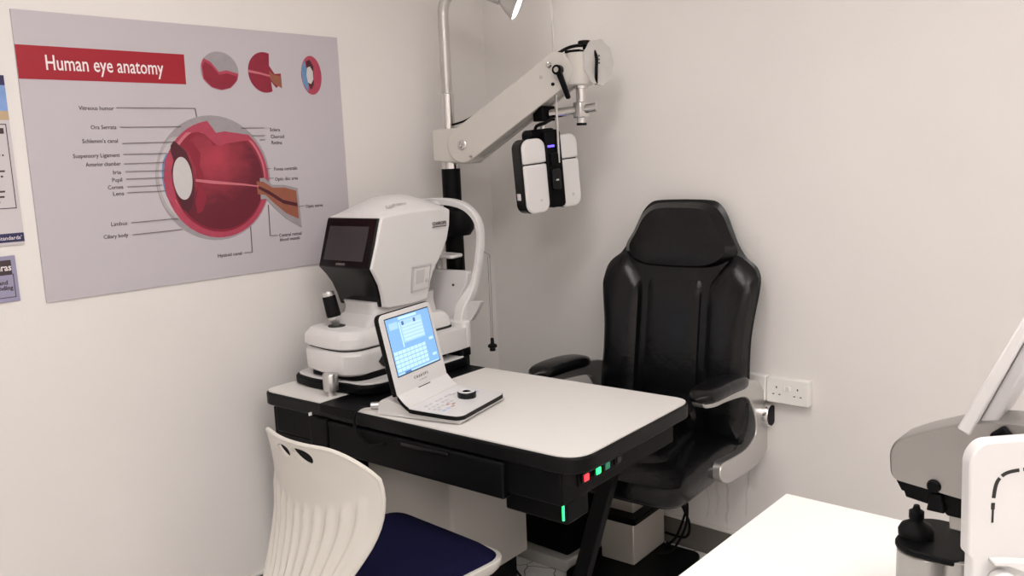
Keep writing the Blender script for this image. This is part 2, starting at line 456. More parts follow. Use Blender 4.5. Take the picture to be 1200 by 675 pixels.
small('front_eye_picture', 1.826, 1.806, .042, .066, ['choroid',
    ('iris', [(-.95, .35), (-.6, .75), (-.45, .3), (-.5, -.1), (-.35, -.5), (-.45, -.85), (-.9, -.4)]),
    ('maroon', [(-.45, .7), (-.1, .8), (.25, .45), (.15, -.5), (-.15, -.75), (-.4, -.4)]),
    ('lensprint', [(-.5, .0), (-.4, .38), (-.1, .45), (.15, .2), (.15, -.2), (-.1, -.45), (-.4, -.38)])])
CAPS = [('Vitreous humor', 1.0305, 1.6795, .099), ('Ora Serrata', 1.058, 1.6255, .073), ("Schlemm's canal", 1.030, 1.5865, .101),
        ('Suspensory Ligament', 1.0, 1.5455, .132), ('Anterior chamber', 1.032, 1.5205, .100), ('Iris', 1.107, 1.4955, .023),
        ('Pupil', 1.102, 1.4735, .029), ('Cornea', 1.087, 1.4525, .045), ('Lens', 1.100, 1.4335, .032), ('Limbus', 1.085, 1.3455, .047),
        ('Ciliary body', 1.059, 1.3105, .072), ('Sclera', 1.643, 1.6155, .039), ('Choroid', 1.644, 1.5925, .052), ('Retina', 1.645, 1.5725, .041),
        ('Fovea centralis', 1.647, 1.4845, .091), ('Optic disc area', 1.647, 1.4505, .091), ('Optic nerve', 1.761, 1.3505, .072),
        ('Central retinal', 1.645, 1.2595, .090), ('blood vessels', 1.647, 1.2445, .080), ('Hyaloid canal', 1.412, 1.2155, .086)]
for s, y, z, w in CAPS:
    wtext('caption', s, y - PY, z - PZ, .0165, 'ink', t, width=w, d=.0063, bold=.00018)
LEADS = [[(1.137, 1.687), (1.381, 1.688), (1.384, 1.662)], [(1.141, 1.631), (1.328, 1.632)], [(1.143, 1.584), (1.301, 1.586)],
         [(1.142, 1.552), (1.275, 1.552)], [(1.142, 1.525), (1.27, 1.525)], [(1.144, 1.502), (1.28, 1.5)], [(1.144, 1.48), (1.284, 1.479)],
         [(1.144, 1.457), (1.249, 1.457)], [(1.142, 1.44), (1.26, 1.439)], [(1.145, 1.351), (1.29, 1.352)], [(1.144, 1.315), (1.3, 1.317)],
         [(1.535, 1.627), (1.62, 1.627)], [(1.573, 1.602), (1.621, 1.602)], [(1.601, 1.588), (1.62, 1.588)], [(1.611, 1.492), (1.633, 1.492)],
         [(1.611, 1.46), (1.64, 1.46)], [(1.729, 1.358), (1.754, 1.359)], [(1.612, 1.372), (1.609, 1.268), (1.638, 1.266)],
         [(1.538, 1.306), (1.536, 1.219), (1.507, 1.221)]]
for l in LEADS:
    b = B()
    for (ya, za), (yb, zb) in zip(l, l[1:]):
        dy, dz = yb - ya, zb - za; q = math.hypot(dy, dz); ny, nz = -dz / q * .0008, dy / q * .0008
        flat(b, P2([(ya + ny, za + nz), (yb + ny, zb + nz), (yb - ny, zb - nz), (ya - ny, za - nz)]), .006, .0094)
    obj('leader_line', b, 'line_ink', t)

# the two notices that run out of the picture at the left
NY, NZ = .545, 1.318
t = thing('wall_notice', 'tall white notice with a blue top and boxed text, left of the eye poster', 'poster', (X0, NY, NZ))
obj('board', box(B(), 0, .005, 0, .303, 0, .450), 'poster2', t, bev=.0006)
obj('top_band', flat(B(), [(0, .424), (.303, .424), (.303, .450), (0, .450)], .005, .0055), 'navy_ink', t)
obj('sky_picture', flat(B(), [(0, .357), (.303, .357), (.303, .424), (0, .424)], .005, .0053), 'skyprint', t)
obj('tan_band', flat(B(), [(0, .333), (.303, .333), (.303, .357), (0, .357)], .005, .0055), 'tan', t)
b = B()
for a in ((.015, .294, .3205, .323), (.015, .294, .098, .1005), (.015, .0172, .098, .323), (.2918, .294, .098, .323)):
    flat(b, [(a[0], a[2]), (a[1], a[2]), (a[1], a[3]), (a[0], a[3])], .005, .0055)
obj('text_box', b, 'ink', t)
b = B()
random.seed(3)
for z in (.272, .252, .238, .224, .196, .182, .162, .142, .128, .114):
    y = .03
    end = random.uniform(.255, .282)
    while y < end:
        w = random.uniform(.008, .022)
        flat(b, [(y, z), (min(y + w, end), z), (min(y + w, end), z + .005), (y, z + .005)], .005, .0054); y += w + .005
o = obj('text_lines', b, 'ink', t)
b = B(); flat(b, [(.16, .297), (.286, .297), (.286, .312), (.16, .312)], .005, .0054); obj('text_heading', b, 'ink', t)
obj('bottom_band', flat(B(), [(0, .008), (.303, .008), (.303, .032), (0, .032)], .005, .0055), 'navy_ink', t)
wtext('band_lettering', 'd Standards\u2019', .297, .015, .0145, 'print_white', t, ax='RIGHT', d=.0057, width=.07)
NY, NZ = .52, 1.166
t = thing('wall_notice', 'small lilac notice with a black title bar, below the tall white notice', 'poster', (X0, NY, NZ))
obj('board', box(B(), 0, .005, 0, .299, 0, .124), 'lilac', t, bev=.0006)
obj('title_bar', flat(B(), [(.012, .073), (.287, .073), (.287, .113), (.012, .113)], .005, .0055), 'ink', t)
b = B()
for a in ((.012, .290, .011, .013), (.288, .290, .011, .075), (.012, .014, .011, .075)):
    flat(b, [(a[0], a[2]), (a[1], a[2]), (a[1], a[3]), (a[0], a[3])], .005, .0055)
obj('frame_line', b, 'ink', t)
wtext('title_lettering', 'eras', .286, .085, .026, 'print_white', t, ax='RIGHT', d=.0057, width=.036, bold=.0004)
wtext('text_lettering', 'and', .273, .048, .016, 'ink', t, ax='RIGHT', d=.0055, bold=.0004)
wtext('text_lettering', 'nding', .285, .033, .016, 'ink', t, ax='RIGHT', d=.0055, bold=.0004)

# ------------------------------------------------------------------ wall sockets
def socket(x, z, label):
    t = thing('wall_socket', label, 'socket', (x, Y1, z), group='double wall sockets')
    f = lambda u, v, d: (u, -d, v)
    b = B(); prism(b, rrect(0, .146, 0, .086, .004, 3), f, 0, .026); obj('back_box', b, 'socket', t, bev=.002)
    b = B(); prism(b, rrect(-.001, .147, -.001, .087, .006, 3), f, .026, .034); obj('face_plate', b, 'socket', t, bev=.003)
    for cx in (.036, .110):
        h = B()
        for (dx, dz, w, q) in ((0, .014, .0035, .007), (-.011, -.010, .006, .0035), (.011, -.010, .006, .0035)):
            box(h, cx + dx - w / 2 * 1.1, cx + dx + w / 2 * 1.1, -.0346, -.0325, .040 + dz - q / 2, .040 + dz + q / 2)
        obj('pin_holes', h, 'hole', t)
    for cx in (.066, .080):
        b = B(); box(b, cx - .0055, cx + .0055, -.039, -.033, .046, .062); obj('switch', b, 'socket', t, bev=.0015)
socket(-1.287, .637, 'white double wall socket, the right one of the pair, clear of the chair')
socket(-1.437, .637, 'white double wall socket, the left one of the pair, half behind the black chair')

# ------------------------------------------------------------------ instrument desk
DO, DYAW, ZT = (-2.425, 1.463, 0), 3.5, .78
desk = thing('instrument_desk', 'black instrument desk with a white top and lit push buttons', 'desk', DO, DYAW)
zf = lambda u, v, d: (u, v, d)
top = rpoly([(-.034, 0), (1.215, 0), (1.215, .60), (-.034, .60)], [.05, .085, .06, .05], 8)
b = B(); prism(b, top, zf, ZT - .046, ZT - .004); obj('top_edge', b, 'edge', desk, bev=.006, seg=3)
ins = lambda pts: rpoly(pts, .001, 1)
left_top = rpoly([(-.028, .006), (.262, .006), (.262, .594), (-.028, .594)], [.046, .001, .001, .046], 8)
right_top = rpoly([(.425, .006), (1.209, .006), (1.209, .594), (.425, .594)], [.001, .08, .055, .001], 8)
b = B(); prism(b, left_top, zf, ZT - .004, ZT); obj('left_top', b, 'laminate', desk)
b = B(); prism(b, right_top, zf, ZT - .004, ZT); obj('right_top', b, 'laminate', desk)
b = B(); box(b, .264, .423, -.004, .60, ZT - .03, ZT - .0005); obj('slide_channel', b, 'black', desk, bev=.003)
b = B(); box(b, .02, 1.155, .012, .585, .645, ZT - .046); obj('apron', b, 'black', desk, bev=.006)
b = B(); box(b, .02, .26, .014, .585, .46, .6445); obj('slide_housing', b, 'black', desk, bev=.006)
b = B(); box(b, .30, .985, -.006, .03, .632, ZT - .05); dr = obj('drawer', b, 'black', desk, bev=.006)
b = B(); box(b, .62, .80, -.012, -.004, .712, .724); obj('drawer_pull', b, 'black_gloss', dr, bev=.005, seg=3)
b = B(); box(b, .22, .30, -.010, .02, .625, ZT - .046); obj('slide_cover', b, 'black', desk, bev=.004)
b = B(); box(b, .2195, .2225, -.0105, .0, .735, .745); obj('screw_head', b, 'socket', desk)
b = B(); box(b, .95, 1.148, .042, .14, .585, .645); lb = obj('lower_housing', b, 'black', desk, bev=.006)
b = B(); box(b, 1.137, 1.141, .036, .041, .598, .644); obj('green_light_strip', b, 'led_green', lb)
b = B(); prism(b, rrect(.08, .32, .672, .716, .008), lambda u, v, d: (d, u, v), 1.155, 1.158); bp = obj('button_panel', b, 'black', desk, bev=.001)
for y, m_, lab in ((.108, 'led_red', 'lit red push button'), (.163, 'led_green', 'lit green push button'), (.206, 'led_teal', 'dim green push button'), (.262, 'black_gloss', None)):
    b = B(); prism(b, rrect(y - .016, y + .016, .681, .707, .004), lambda u, v, d: (d, u, v), 1.157, 1.164)
    s = obj('push_button_rim', b, 'black_gloss', bp, bev=.002)
    b = B(); prism(b, rrect(y - .010, y + .010, .685, .703, .003), lambda u, v, d: (d, u, v), 1.163, 1.1665)
    o = obj('push_button', b, m_, bp, bev=.001)
    if lab: o['label'] = lab
b = B(); box(b, -.016, .0195, .03, .56, .0, .72); obj('side_panel', b, 'black', desk, bev=.003)
b = B(); prism(b, [(.80, .0), (.85, .0), (1.05, .645), (1.0, .645)], lambda u, v, d: (u, d, v), .46, .50); obj('slanted_leg', b, 'black', desk, bev=.004)
b = B(); box(b, .72, .98, .40, .58, .0, .03); obj('foot', b, 'black', desk, bev=.004)
# fluted clamping knob on the slide
kn = B()
rings = []
for h, rr_ in ((.0, .011), (.018, .011), (.0185, .0225), (.068, .023), (.072, .0205)):
    rings.append([(.232 + (rr_ + (.0012 if (k % 2 and rr_ > .012) else 0)) * math.cos(2 * PI * k / 40),  .074 + (rr_ + (.0012 if (k % 2 and rr_ > .012) else 0)) * math.sin(2 * PI * k / 40), ZT + h) for k in range(40)])
loft(kn, rings); obj('clamp_knob', kn, 'silver', desk, angle=50, label='fluted silver knob')

# grey cabinet under the desk
t = thing('pedestal_cabinet', 'grey cabinet on a black plinth under the instrument desk', 'cabinet', DO, DYAW)
b = B(); prism(b, rpoly([(.265, .17), (.63, .17), (.63, .535), (.265, .535)], .012, 3), zf, .19, .63); obj('carcass', b, 'cabinet', t, bev=.004)
b = B(); box(b, .29, .60, .20, .505, 0, .19); obj('plinth', b, 'black', t)

# ------------------------------------------------------------------ refraction unit stand with pole and arm
ST = (-2.42, 2.3, 0)
stand = thing('refraction_stand', 'floor-standing ivory and black instrument stand with a pole and slanting arm in the corner', 'stand', ST, 0)
b = B(); prism(b, rpoly([(-.13, -.055), (.565, -.035), (.565, .36), (-.13, .36)], .02, 3), zf, 0, .045); obj('base_plate', b, 'plate', stand, bev=.004)
b = B(); box(b, .30, .545, .0, .20, .045, .60); obj('column', b, 'black', stand, bev=.01)
b = B(); box(b, -.05, .31, -.02, .08, .045, .50); obj('pole_housing', b, 'black', stand, bev=.01)
ca, sa = math.cos(R(15)), math.sin(R(15))
px, py = .028, .008
b = B(); lathe(b, [(.036, .045), (.036, 1.462)], (px, py, 0), n=28); obj('lower_pole', b, 'black', stand)
b = B(); lathe(b, [(.034, 1.462), (.034, 1.49)], (px, py, 0), n=28); obj('pole_ring', b, 'chrome', stand)
b = B(); lathe(b, [(.0, 1.296), (.045, 1.298), (.06, 1.32), (.062, 1.36), (.055, 1.39), (.04, 1.40), (0, 1.402)], (px + .055, py - .03, -.085), n=24); obj('pole_knob', b, 'black_rubber', stand)
# bracket block at the pole, a rounded ivory clamp
amt = Matrix.Rotation(R(15), 4, 'Z')
def A(u, v, d):  # u along the arm, v up, d across (towards the camera is -)
    p = amt @ Vector((u, d, v)); return tuple(p)
b = B(); prism(b, rpoly([(-.02, 1.492), (.13, 1.478), (.155, 1.49), (.155, 1.60), (.12, 1.612), (-.02, 1.61)], .012, 3), A, -.045, .05)
obj('pole_bracket', b, 'arm', stand, bev=.006)
# slanting hollow arm: two side plates and a cover
pa = Vector((.115, 1.548)); pb = Vector((.500, 1.782)); dr_ = (pb - pa).normalized(); nr = Vector((-dr_.y, dr_.x))
def armout(r1, r2):
    pts = []
    for i in range(13):
        a = R(90 + 180 * i / 12); v = pa + (dr_ * math.cos(a) + nr * math.sin(a)) * r1; pts.append(tuple(v))
    e = pb + dr_ * .06
    pts += [tuple(pb + dr_ * .02 - nr * r2), tuple(e - nr * r2 * .45), tuple(e + nr * r2 * .55), tuple(pb + dr_ * .03 + nr * r2)]
    return pts
b = B(); prism(b, armout(.066, .062), A, -.05, -.038); obj('arm_plate', b, 'arm', stand, bev=.003)
b = B(); prism(b, armout(.060, .056), A, -.0375, .042); obj('arm_body', b, 'arm', stand, bev=.01, seg=3)
b = B(); prism(b, armout(.066, .062), A, .0425, .054); obj('arm_plate', b, 'arm', stand, bev=.003)
def bolt(u, v, r, m_='chrome', name='bolt', d0=-.05, h=.008):
    b = B(); rings = []
    for rr_, dd in ((r, d0), (r, d0 - h * .6), (r * .7, d0 - h), (r * .35, d0 - h), (r * .3, d0 - h * .5)):
        rings.append([A(u + rr_ * math.cos(2 * PI * k / 20), v + rr_ * math.sin(2 * PI * k / 20), dd) for k in range(20)])
    loft(b, rings); return obj(name, b, m_, stand)
bolt(.115, 1.548, .019); bolt(.478, 1.806, .010); bolt(.445, 1.767, .006); bolt(.49, 1.74, .006, 'black'); bolt(.150, 1.505, .006)
# friction lever
b = B()
prism(b, rpoly([(.506, 1.79), (.530, 1.782), (.562, 1.688), (.548, 1.683)], .008, 3), A, -.075, -.062); lv = obj('friction_lever', b, 'black', stand, bev=.004)
b = B(); lathe(b, [(.017, -.075), (.017, -.05)], (0, 0, 0), 'Y', 20); b.transform(Matrix.Translation(A(.515, 1.786, 0)) @ amt); obj('lever_hub', b, 'black', lv)
b = B(); lathe(b, [(.009, -.078), (.009, -.074)], (0, 0, 0), 'Y', 16); b.transform(Matrix.Translation(A(.515, 1.786, 0)) @ amt); obj('lever_screw', b, 'chrome', lv)
# ivory head block at the arm's end and chrome clamp below
hd = B(); rings = []
for v in (1.732, 1.842):
    rings.append([A(*p, 0)[:2] + (v,) if False else tuple(amt @ Vector((q[0], q[1], v))) for q in rpoly([(.535, -.05), (.60, -.05), (.612, .0), (.60, .05), (.535, .05)], .03, 5) for p in [(0, 0)]])
loft(hd, rings); obj('head_block', hd, 'arm', stand, bev=.005, seg=3)
hc = tuple(amt @ Vector((.572, 0, 0)))
b = B(); lathe(b, [(.026, 1.722), (.026, 1.732)], hc); lathe(b, [(.017, 1.60), (.017, 1.7215)], hc); obj('spindle', b, 'chrome', stand)
b = B(); box(b, .53, .585, -.035, .035, 1.842, 1.852); b.transform(amt); obj('cable_plate', b, 'black', stand, bev=.002)
b = B(); lathe(b, [(.006, 1.852), (.006, 1.868), (.022, 1.8685), (.022, 1.88), (.019, 1.882)], tuple(amt @ Vector((.59, 0, 0))), n=18); obj('top_knob', b, 'black', stand)
b = B(); tube(b, spline([A(.42, 1.80, .03), A(.46, 1.838, .02), A(.53, 1.866, .01), A(.60, 1.864, .01), A(.628, 1.83, .01), A(.632, 1.78, .0), A(.622, 1.735, .02)], 8), .006, 8); obj('head_cable', b, 'black_rubber', stand)
b = B(); tube(b, spline([A(.05, 1.625, -.01), A(.10, 1.637, .0), A(.17, 1.665, .0), A(.19, 1.66, .02)], 6), .004, 8); obj('arm_cable', b, 'black_rubber', stand)
b = B(); lathe(b, [(.0, -.0865), (.012, -.0865), (.012, .0)], (0, 0, 0), 'X', 18)

# lamp whose bent tube stands in a sleeve on the pole
lamp = thing('overhead_lamp', 'bent grey tube lamp with a glowing conical head above the pole', 'lamp', (ST[0] + px, ST[1] + py, 1.612), 15)
b = B(); lathe(b, [(.0245, 0), (.0245, .128), (.022, .130)], n=24); obj('sleeve', b, 'chrome', lamp)
L0 = [(0, 0, .128), (0, 0, .30), (0, 0, .40), (.006, 0, .448), (.03, 0, .486), (.065, 0, .508), (.11, 0, .504), (.165, 0, .482), (.215, 0, .456)]
b = B(); tube(b, spline(L0, 6), .0200, 16); obj('bent_tube', b, 'pole', lamp)
ax_ = Vector((.255, .10, -.125)).normalized()
b = B(); lathe(b, [(.0195, -.005), (.0205, .0), (.0205, .028), (.015, .032)], (.212, 0, .458), mtx=align(ax_)); obj('collar', b, 'silver', lamp)
hx = Vector((.212, 0, .458)) + ax_ * .03
b = B(); lathe(b, [(.014, 0), (.026, .018), (.052, .062), (.054, .068), (.050, .066), (.024, .02), (.012, .006)], tuple(hx), mtx=align(ax_), n=28); obj('shade', b, 'silver', lamp)
b = B(); lathe(b, [(.0, .012), (.022, .024), (.047, .064), (.04, .070), (0, .076)], tuple(hx), mtx=align(ax_), n=28); obj('bulb', b, 'lamp_glow', lamp)

# fluted disc hanging behind the arm's head
ctr = Vector(ST) + amt @ Vector((.628, .03, 1.808))
disc = thing('near_chart_disc', 'scalloped frosted plastic disc with three holes behind the arm head', 'disc', tuple(ctr), -4)
b = B(); rings = []
for d, sc in ((-.004, .96), (-.004, 1.), (.004, 1.), (.004, .96)):
    rings.append([(d, (.077 + .0025 * math.cos(9 * a)) * sc * math.cos(a), (.077 + .0025 * math.cos(9 * a)) * sc * math.sin(a)) for a in [2 * PI * k / 72 for k in range(72)]])
loft(b, rings); obj('disc', b, 'clear', disc)
b = B()
for dz in (-.012, .0, .012): lathe(b, [(.0035, .003), (.0035, .0048)], (0, .0, dz + .01), 'X', 10)
obj('hole', b, 'hole', disc)
b = B(); lathe(b, [(.02, -.03), (.02, -.0045)], (0, -.02, .01), 'X', 20); obj('hub', b, 'black', disc)

# ------------------------------------------------------------------ phoropter
QO = Vector(ST) + amt @ Vector((.438, .0, 0)); QY = -14
ph = thing('phoropter', 'white and black digital refractor head hanging from the slanting arm', 'phoropter', (QO.x, QO.y, 1.30), QY)
def Q(u, v, d): return (d, u, v)
tilt = Matrix.Rotation(R(4), 4, 'X')
def shell_unit(cy, z0, name):
    pts = rrect(cy - .050, cy + .050, z0, z0 + .262, .034, 8)
    b = B(); prism(b, pts, Q, -.036, .022); b.transform(tilt); u = obj(name, b, 'black_gloss', ph, bev=.006, seg=2)
    for za, zb, nm in ((z0, z0 + .172, 'lower_cover'), (z0 + .176, z0 + .262, 'upper_cover')):
        cl = [(p[0], min(max(p[1], za), zb)) for p in pts]
        seen = []
        for p in cl:
            if not seen or (abs(p[0] - seen[-1][0]) + abs(p[1] - seen[-1][1])) > 1e-5: seen.append(p)
        # keep only the outline inside the band
        keep = [p for p in pts if za <= p[1] <= zb]
        if nm == 'lower_cover': q = [(cy + .050, zb), (cy - .050, zb)] + [p for p in keep if p[1] < z0 + .1]
        else: q = [p for p in keep if p[1] > z0 + .18] + [(cy - .050, za), (cy + .050, za)]
        b = B(); prism(b, q, Q, .0225, .036); b.transform(tilt); obj(nm, b, 'offwhite' if False else 'white', u, bev=.009, seg=3)
    b = B(); lathe(b, [(.005, .035), (.005, .0375)], (0, cy + .012, z0 + .045), 'X', 12); b.transform(tilt); obj('screw', b, 'silver', u)
    b = B(); box(b, -.024, .0, cy - .052, cy - .044, z0 + .05, z0 + .075); b.transform(tilt); obj('eye_cup', b, 'white', u, bev=.003)
    b = B(); box(b, -.0225, .0225, cy - .0468, cy - .0458, z0 + .172, z0 + .1765); b.transform(tilt); obj('seam', b, 'chrome', u)
shell_unit(-.070, .0, 'near_unit'); shell_unit(.074, .004, 'far_unit')
b = B(); prism(b, rrect(-.064, .050, .20, .292, .018, 5), Q, -.045, .012); b.transform(tilt); obj('rear_housing', b, 'black', ph, bev=.006)
b = B(); prism(b, rrect(-.022, .048, .012, .286, .014, 4), Q, -.02, .040); b.transform(tilt); obj('bridge', b, 'black', ph, bev=.005)
b = B(); prism(b, rrect(-.012, .022, .075, .15, .008, 4), Q, .040, .056); b.transform(tilt); sm = obj('sensor_module', b, 'black_gloss', ph, bev=.003)
b = B(); prism(b, rrect(-.001, .011, .107, .113, .002, 2), Q, .055, .0575); b.transform(tilt); obj('indicator', b, 'silver', sm)
b = B(); prism(b, rrect(-.01, .024, .16, .205, .006, 3), Q, .040, .05); b.transform(tilt); obj('rod_holder', b, 'black', ph, bev=.003)
b = B(); prism(b, rrect(-.014, .014, .226, .233, .002, 2), Q, .040, .0435); b.transform(tilt); obj('blue_light', b, 'led_blue', ph)
b = B(); tube(b, [(.046, .014, .17), (.046, .008, .50), (.044, .002, .95)], .0045, 10); obj('near_point_rod', b, 'silver', ph)
b = B(); box(b, -.045, .012, -.028, .03, .318, .37); obj('hanger_block', b, 'black', ph, bev=.003)
b = B(); lathe(b, [(.012, .285), (.012, .318)], (-.018, -.004, 0), n=18); obj('hanger_stem', b, 'silver', ph)
b = B(); lathe(b, [(.006, .370), (.006, .378), (.015, .379), (.015, .388), (.012, .390)], (-.018, -.004, 0), n=18); obj('hanger_knob', b, 'silver', ph)
# chrome cross clamp joining the block to the arm's spindle
inv = Matrix.Rotation(R(-QY), 4, 'Z')
def W2Q(u, d, z): return inv @ (Vector(ST) + amt @ Vector((u, d, z)) - Vector((QO.x, QO.y, 1.30)))
c0, c1 = W2Q(.455, 0, 1.642), W2Q(.63, 0, 1.655)
b = B(); tube(b, [tuple(c0), tuple(c1)], .0165, 18); obj('clamp_bar', b, 'chrome', ph)
cc = W2Q(.572, 0, 1.65); b = B(); box(b, cc.x - .021, cc.x + .021, cc.y - .022, cc.y + .022, cc.z - .028, cc.z + .026); obj('clamp_block', b, 'chrome', ph, bev=.004)
b = B(); lathe(b, [(.006, -.035), (.006, -.028)], tuple(cc)); lathe(b, [(.018, -.054), (.018, -.046), (.013, -.044), (.013, -.035)], tuple(cc)); obj('clamp_knob', b, 'black', ph)
b = B(); tube(b, spline([W2Q(.47, -.02, 1.625), W2Q(.445, -.035, 1.61), W2Q(.41, -.03, 1.60), W2Q(.395, -.01, 1.57), W2Q(.40, .0, 1.55)], 8), .006, 8); obj('cable', b, 'black_rubber', ph)

# ------------------------------------------------------------------ autorefractor on the desk
ar = thing('autorefractor', 'white tabletop eye-testing machine with a black screen, on the left of the desk', 'eye test machine',
           (DO[0], DO[1], ZT), DYAW)
H = lambda z: z - ZT
def slab(pts, z0, z1): 
    b = B(); prism(b, pts, zf, H(z0), H(z1)); return b
obj('sliding_tray', slab(rpoly([(-.015, .115), (.10, .095), (.34, .115), (.368, .17), (.36, .60), (-.015, .60)], .04, 5), ZT + .0005, .813), 'black', ar, bev=.008, seg=3)
obj('tray_cover', slab(rpoly([(-.008, .125), (.10, .105), (.33, .125), (.358, .175), (.352, .59), (-.008, .59)], .04, 5), .811, .818), 'white', ar, bev=.002)
obj('base_skirt', slab(rpoly([(.06, .13), (.28, .13), (.30, .17), (.29, .56), (.06, .56)], .03, 4), .818, .845), 'black', ar)
def body(pts_r, zs, inset):
    b = B(); rings = []
    cx = sum(p[0] for p in pts_r) / len(pts_r); cy = sum(p[1] for p in pts_r) / len(pts_r)
    for z, k in zip(zs, inset):
        ring = []
        for x, y in pts_r:
            ring.append((x - math.copysign(min(abs(x - cx), k), x - cx), y - math.copysign(min(abs(y - cy), k), y - cy), H(z)))
        rings.append(ring)
    loft(b, rings); return b
fp = rpoly([(.035, .125), (.18, .098), (.265, .102), (.305, .14), (.30, .60), (.035, .60)], [.04, .05, .03, .035, .03, .03], 5)
obj('lower_body', body(fp, (.833, .842, .900, .912, .916), (.012, .002, .0, .006, .012)), 'white', ar)
obj('seam', body(fp, (.914, .921), (.008, .008)), 'hole', ar)
fp2 = rpoly([(.035, .12), (.18, .098), (.265, .102), (.303, .14), (.295, .585), (.035, .585)], [.04, .05, .03, .035, .03, .03], 5)
obj('upper_body', body(fp2, (.919, .924, .952, .972, .976), (.006, .0, .002, .016, .022)), 'white', ar)
b = B(); rings = []
for z, k in ((.972, 0), (.99, .012), (1.01, .03), (1.03, .034), (1.05, .03)):
    rings.append([(x, y, H(z)) for x, y in rpoly([(.075 + k, .20 + k * 1.4), (.275 - k * .4, .20 + k * 1.4), (.275 - k * .4, .54), (.075 + k, .54)], .03, 4)])
loft(b, rings); obj('neck', b, 'offwhite', ar)
b = B(); lathe(b, [(.02, -.003), (.02, .003)], (.268 + .037, .235, H(.868)), 'X', 4); obj('side_port', b, 'hole', ar)
# head: a side profile widened with a crown, narrowing to the chin
prof = [('f', .262, 1.312), ('f', .238, 1.24), ('f', .210, 1.166), ('f', .231, 1.138), ('f', .250, 1.108), ('f', .263, 1.072), ('f', .272, 1.033), ('b', .300, 1.026), ('b', .40, 1.024),
        ('b', .478, 1.030), ('b', .484, 1.075), ('b', .500, 1.125), ('b', .535, 1.175), ('b', .568, 1.225), ('b', .584, 1.275), ('t', .590, 1.325),
        ('t', .55, 1.332), ('t', .48, 1.333), ('t', .40, 1.332), ('t', .32, 1.328), ('t', .275, 1.324)]
XC = .172
def halfw(z): return .128 - max(0, 1.166 - z) * .16
def head_pt(i, s):
    k, y, z = prof[i]
    hw = halfw(z); x = XC + s * hw
    a = abs(s)
    if k == 't':
        f = min(1, max(0, (y - .262) / .14)); g = min(1, max(.4, (.60 - y) / .08))
        z = z + (.050 * f ** .6 * g + .004) * (1 - a ** 2.6)
    # slightly bulged sides, rounded edges
    if a > .93 and k == 'f': y += (a - .93) * .10
    return (x, y, H(z))
ss = [-1, -.97, -.9, -.75, -.5, -.25, 0, .25, .5, .75, .9, .97, 1]
b = B(); loft(b, [[head_pt(i, s) for i in range(len(prof))] for s in ss]); hdo = obj('head', b, 'white', ar, bev=.006, seg=2, angle=28)
# black front panel follows the front profile
fr = [(y, z) for k, y, z in prof[:7]]
fr = [(.2665, 1.322)] + fr
b = B(); rings = []
for y, z in fr:
    hw = halfw(z) * (.955 if z > 1.16 else .93)
    lo = XC - hw + (.0 if z > 1.17 else .004); hi = XC + hw * 1.0
    rings.append([(lo, y - .006, H(z)), (hi, y - .006, H(z)), (hi, y + .004, H(z)), (lo, y + .004, H(z))])
loft(b, rings); fpnl = obj('front_panel', b, 'black_gloss', ar, bev=.003)
b = B(); rings = []
for y, z in ((.2585, 1.296), (.2200, 1.188)):
    hw = .128 * .76
    rings.append([(XC - hw - .004, y - .0085, H(z)), (XC + hw - .008, y - .0085, H(z)), (XC + hw - .008, y, H(z)), (XC - hw - .004, y, H(z))])
loft(b, rings); obj('display', b, 'display', fpnl)
tm = Matrix.Translation((XC - .012, .2055, H(1.1735))) @ Matrix.Rotation(R(90 - 19), 4, 'X')
text_obj('panel_lettering', 'CHAROPS', .011, 'silver', fpnl, tm, 'CENTER', width=.044)
# side label and printer slot on the right flank
def sideT(y, z, d=.0008): return Matrix.Translation((XC + .128 + d, y, H(z))) @ TXT
text_obj('side_lettering', 'CHAROPS', .0155, 'ink', hdo, sideT(.500, 1.279), 'LEFT', width=.068, bold=.0003)
b = B(); box(b, XC + .127, XC + .1292, .500, .568, H(1.272), H(1.2745)); obj('side_underline', b, 'ink', hdo)
fS = lambda u, v, d: (XC + .128 + d - max(0, 1.166 - v) * .16, u, H(v))
b = B()
for q in ([(.398, 1.062), (.482, 1.066), (.482, 1.072), (.398, 1.068)], [(.398, 1.145), (.486, 1.147), (.486, 1.152), (.398, 1.150)], [(.398, 1.062), (.4025, 1.062), (.4025, 1.15), (.398, 1.15)], [(.478, 1.066), (.482, 1.066), (.4865, 1.15), (.4825, 1.15)]):
    prism(b, q, fS, -.002, .003)
obj('printer_frame', b, 'offwhite', hdo)
b = B(); prism(b, [(.405, 1.069), (.476, 1.072), (.48, 1.144), (.405, 1.143)], fS, -.004, .0015); pr = obj('printer_door', b, 'white', hdo)
b = B(); prism(b, [(.415, 1.088), (.452, 1.090), (.455, 1.136), (.416, 1.135)], fS, .0, .0022); obj('printer_window', b, 'offwhite', hdo)
b = B(); lathe(b, [(.006, 0), (.006, .004)], (XC + .1195, .466, H(1.095)), 'X', 14); obj('printer_button', b, 'offwhite', hdo)
# row of vent dashes on the crown
b = B()
for i in range(9):
    y = .325 + i * .010
    x = XC + .096; z = 1.351 + (.0035 if i > 2 else 0)
    box(b, x - .006, x + .006, y, y + .004, H(z), H(z + .0075))
obj('vent', b, 'offwhite', hdo)
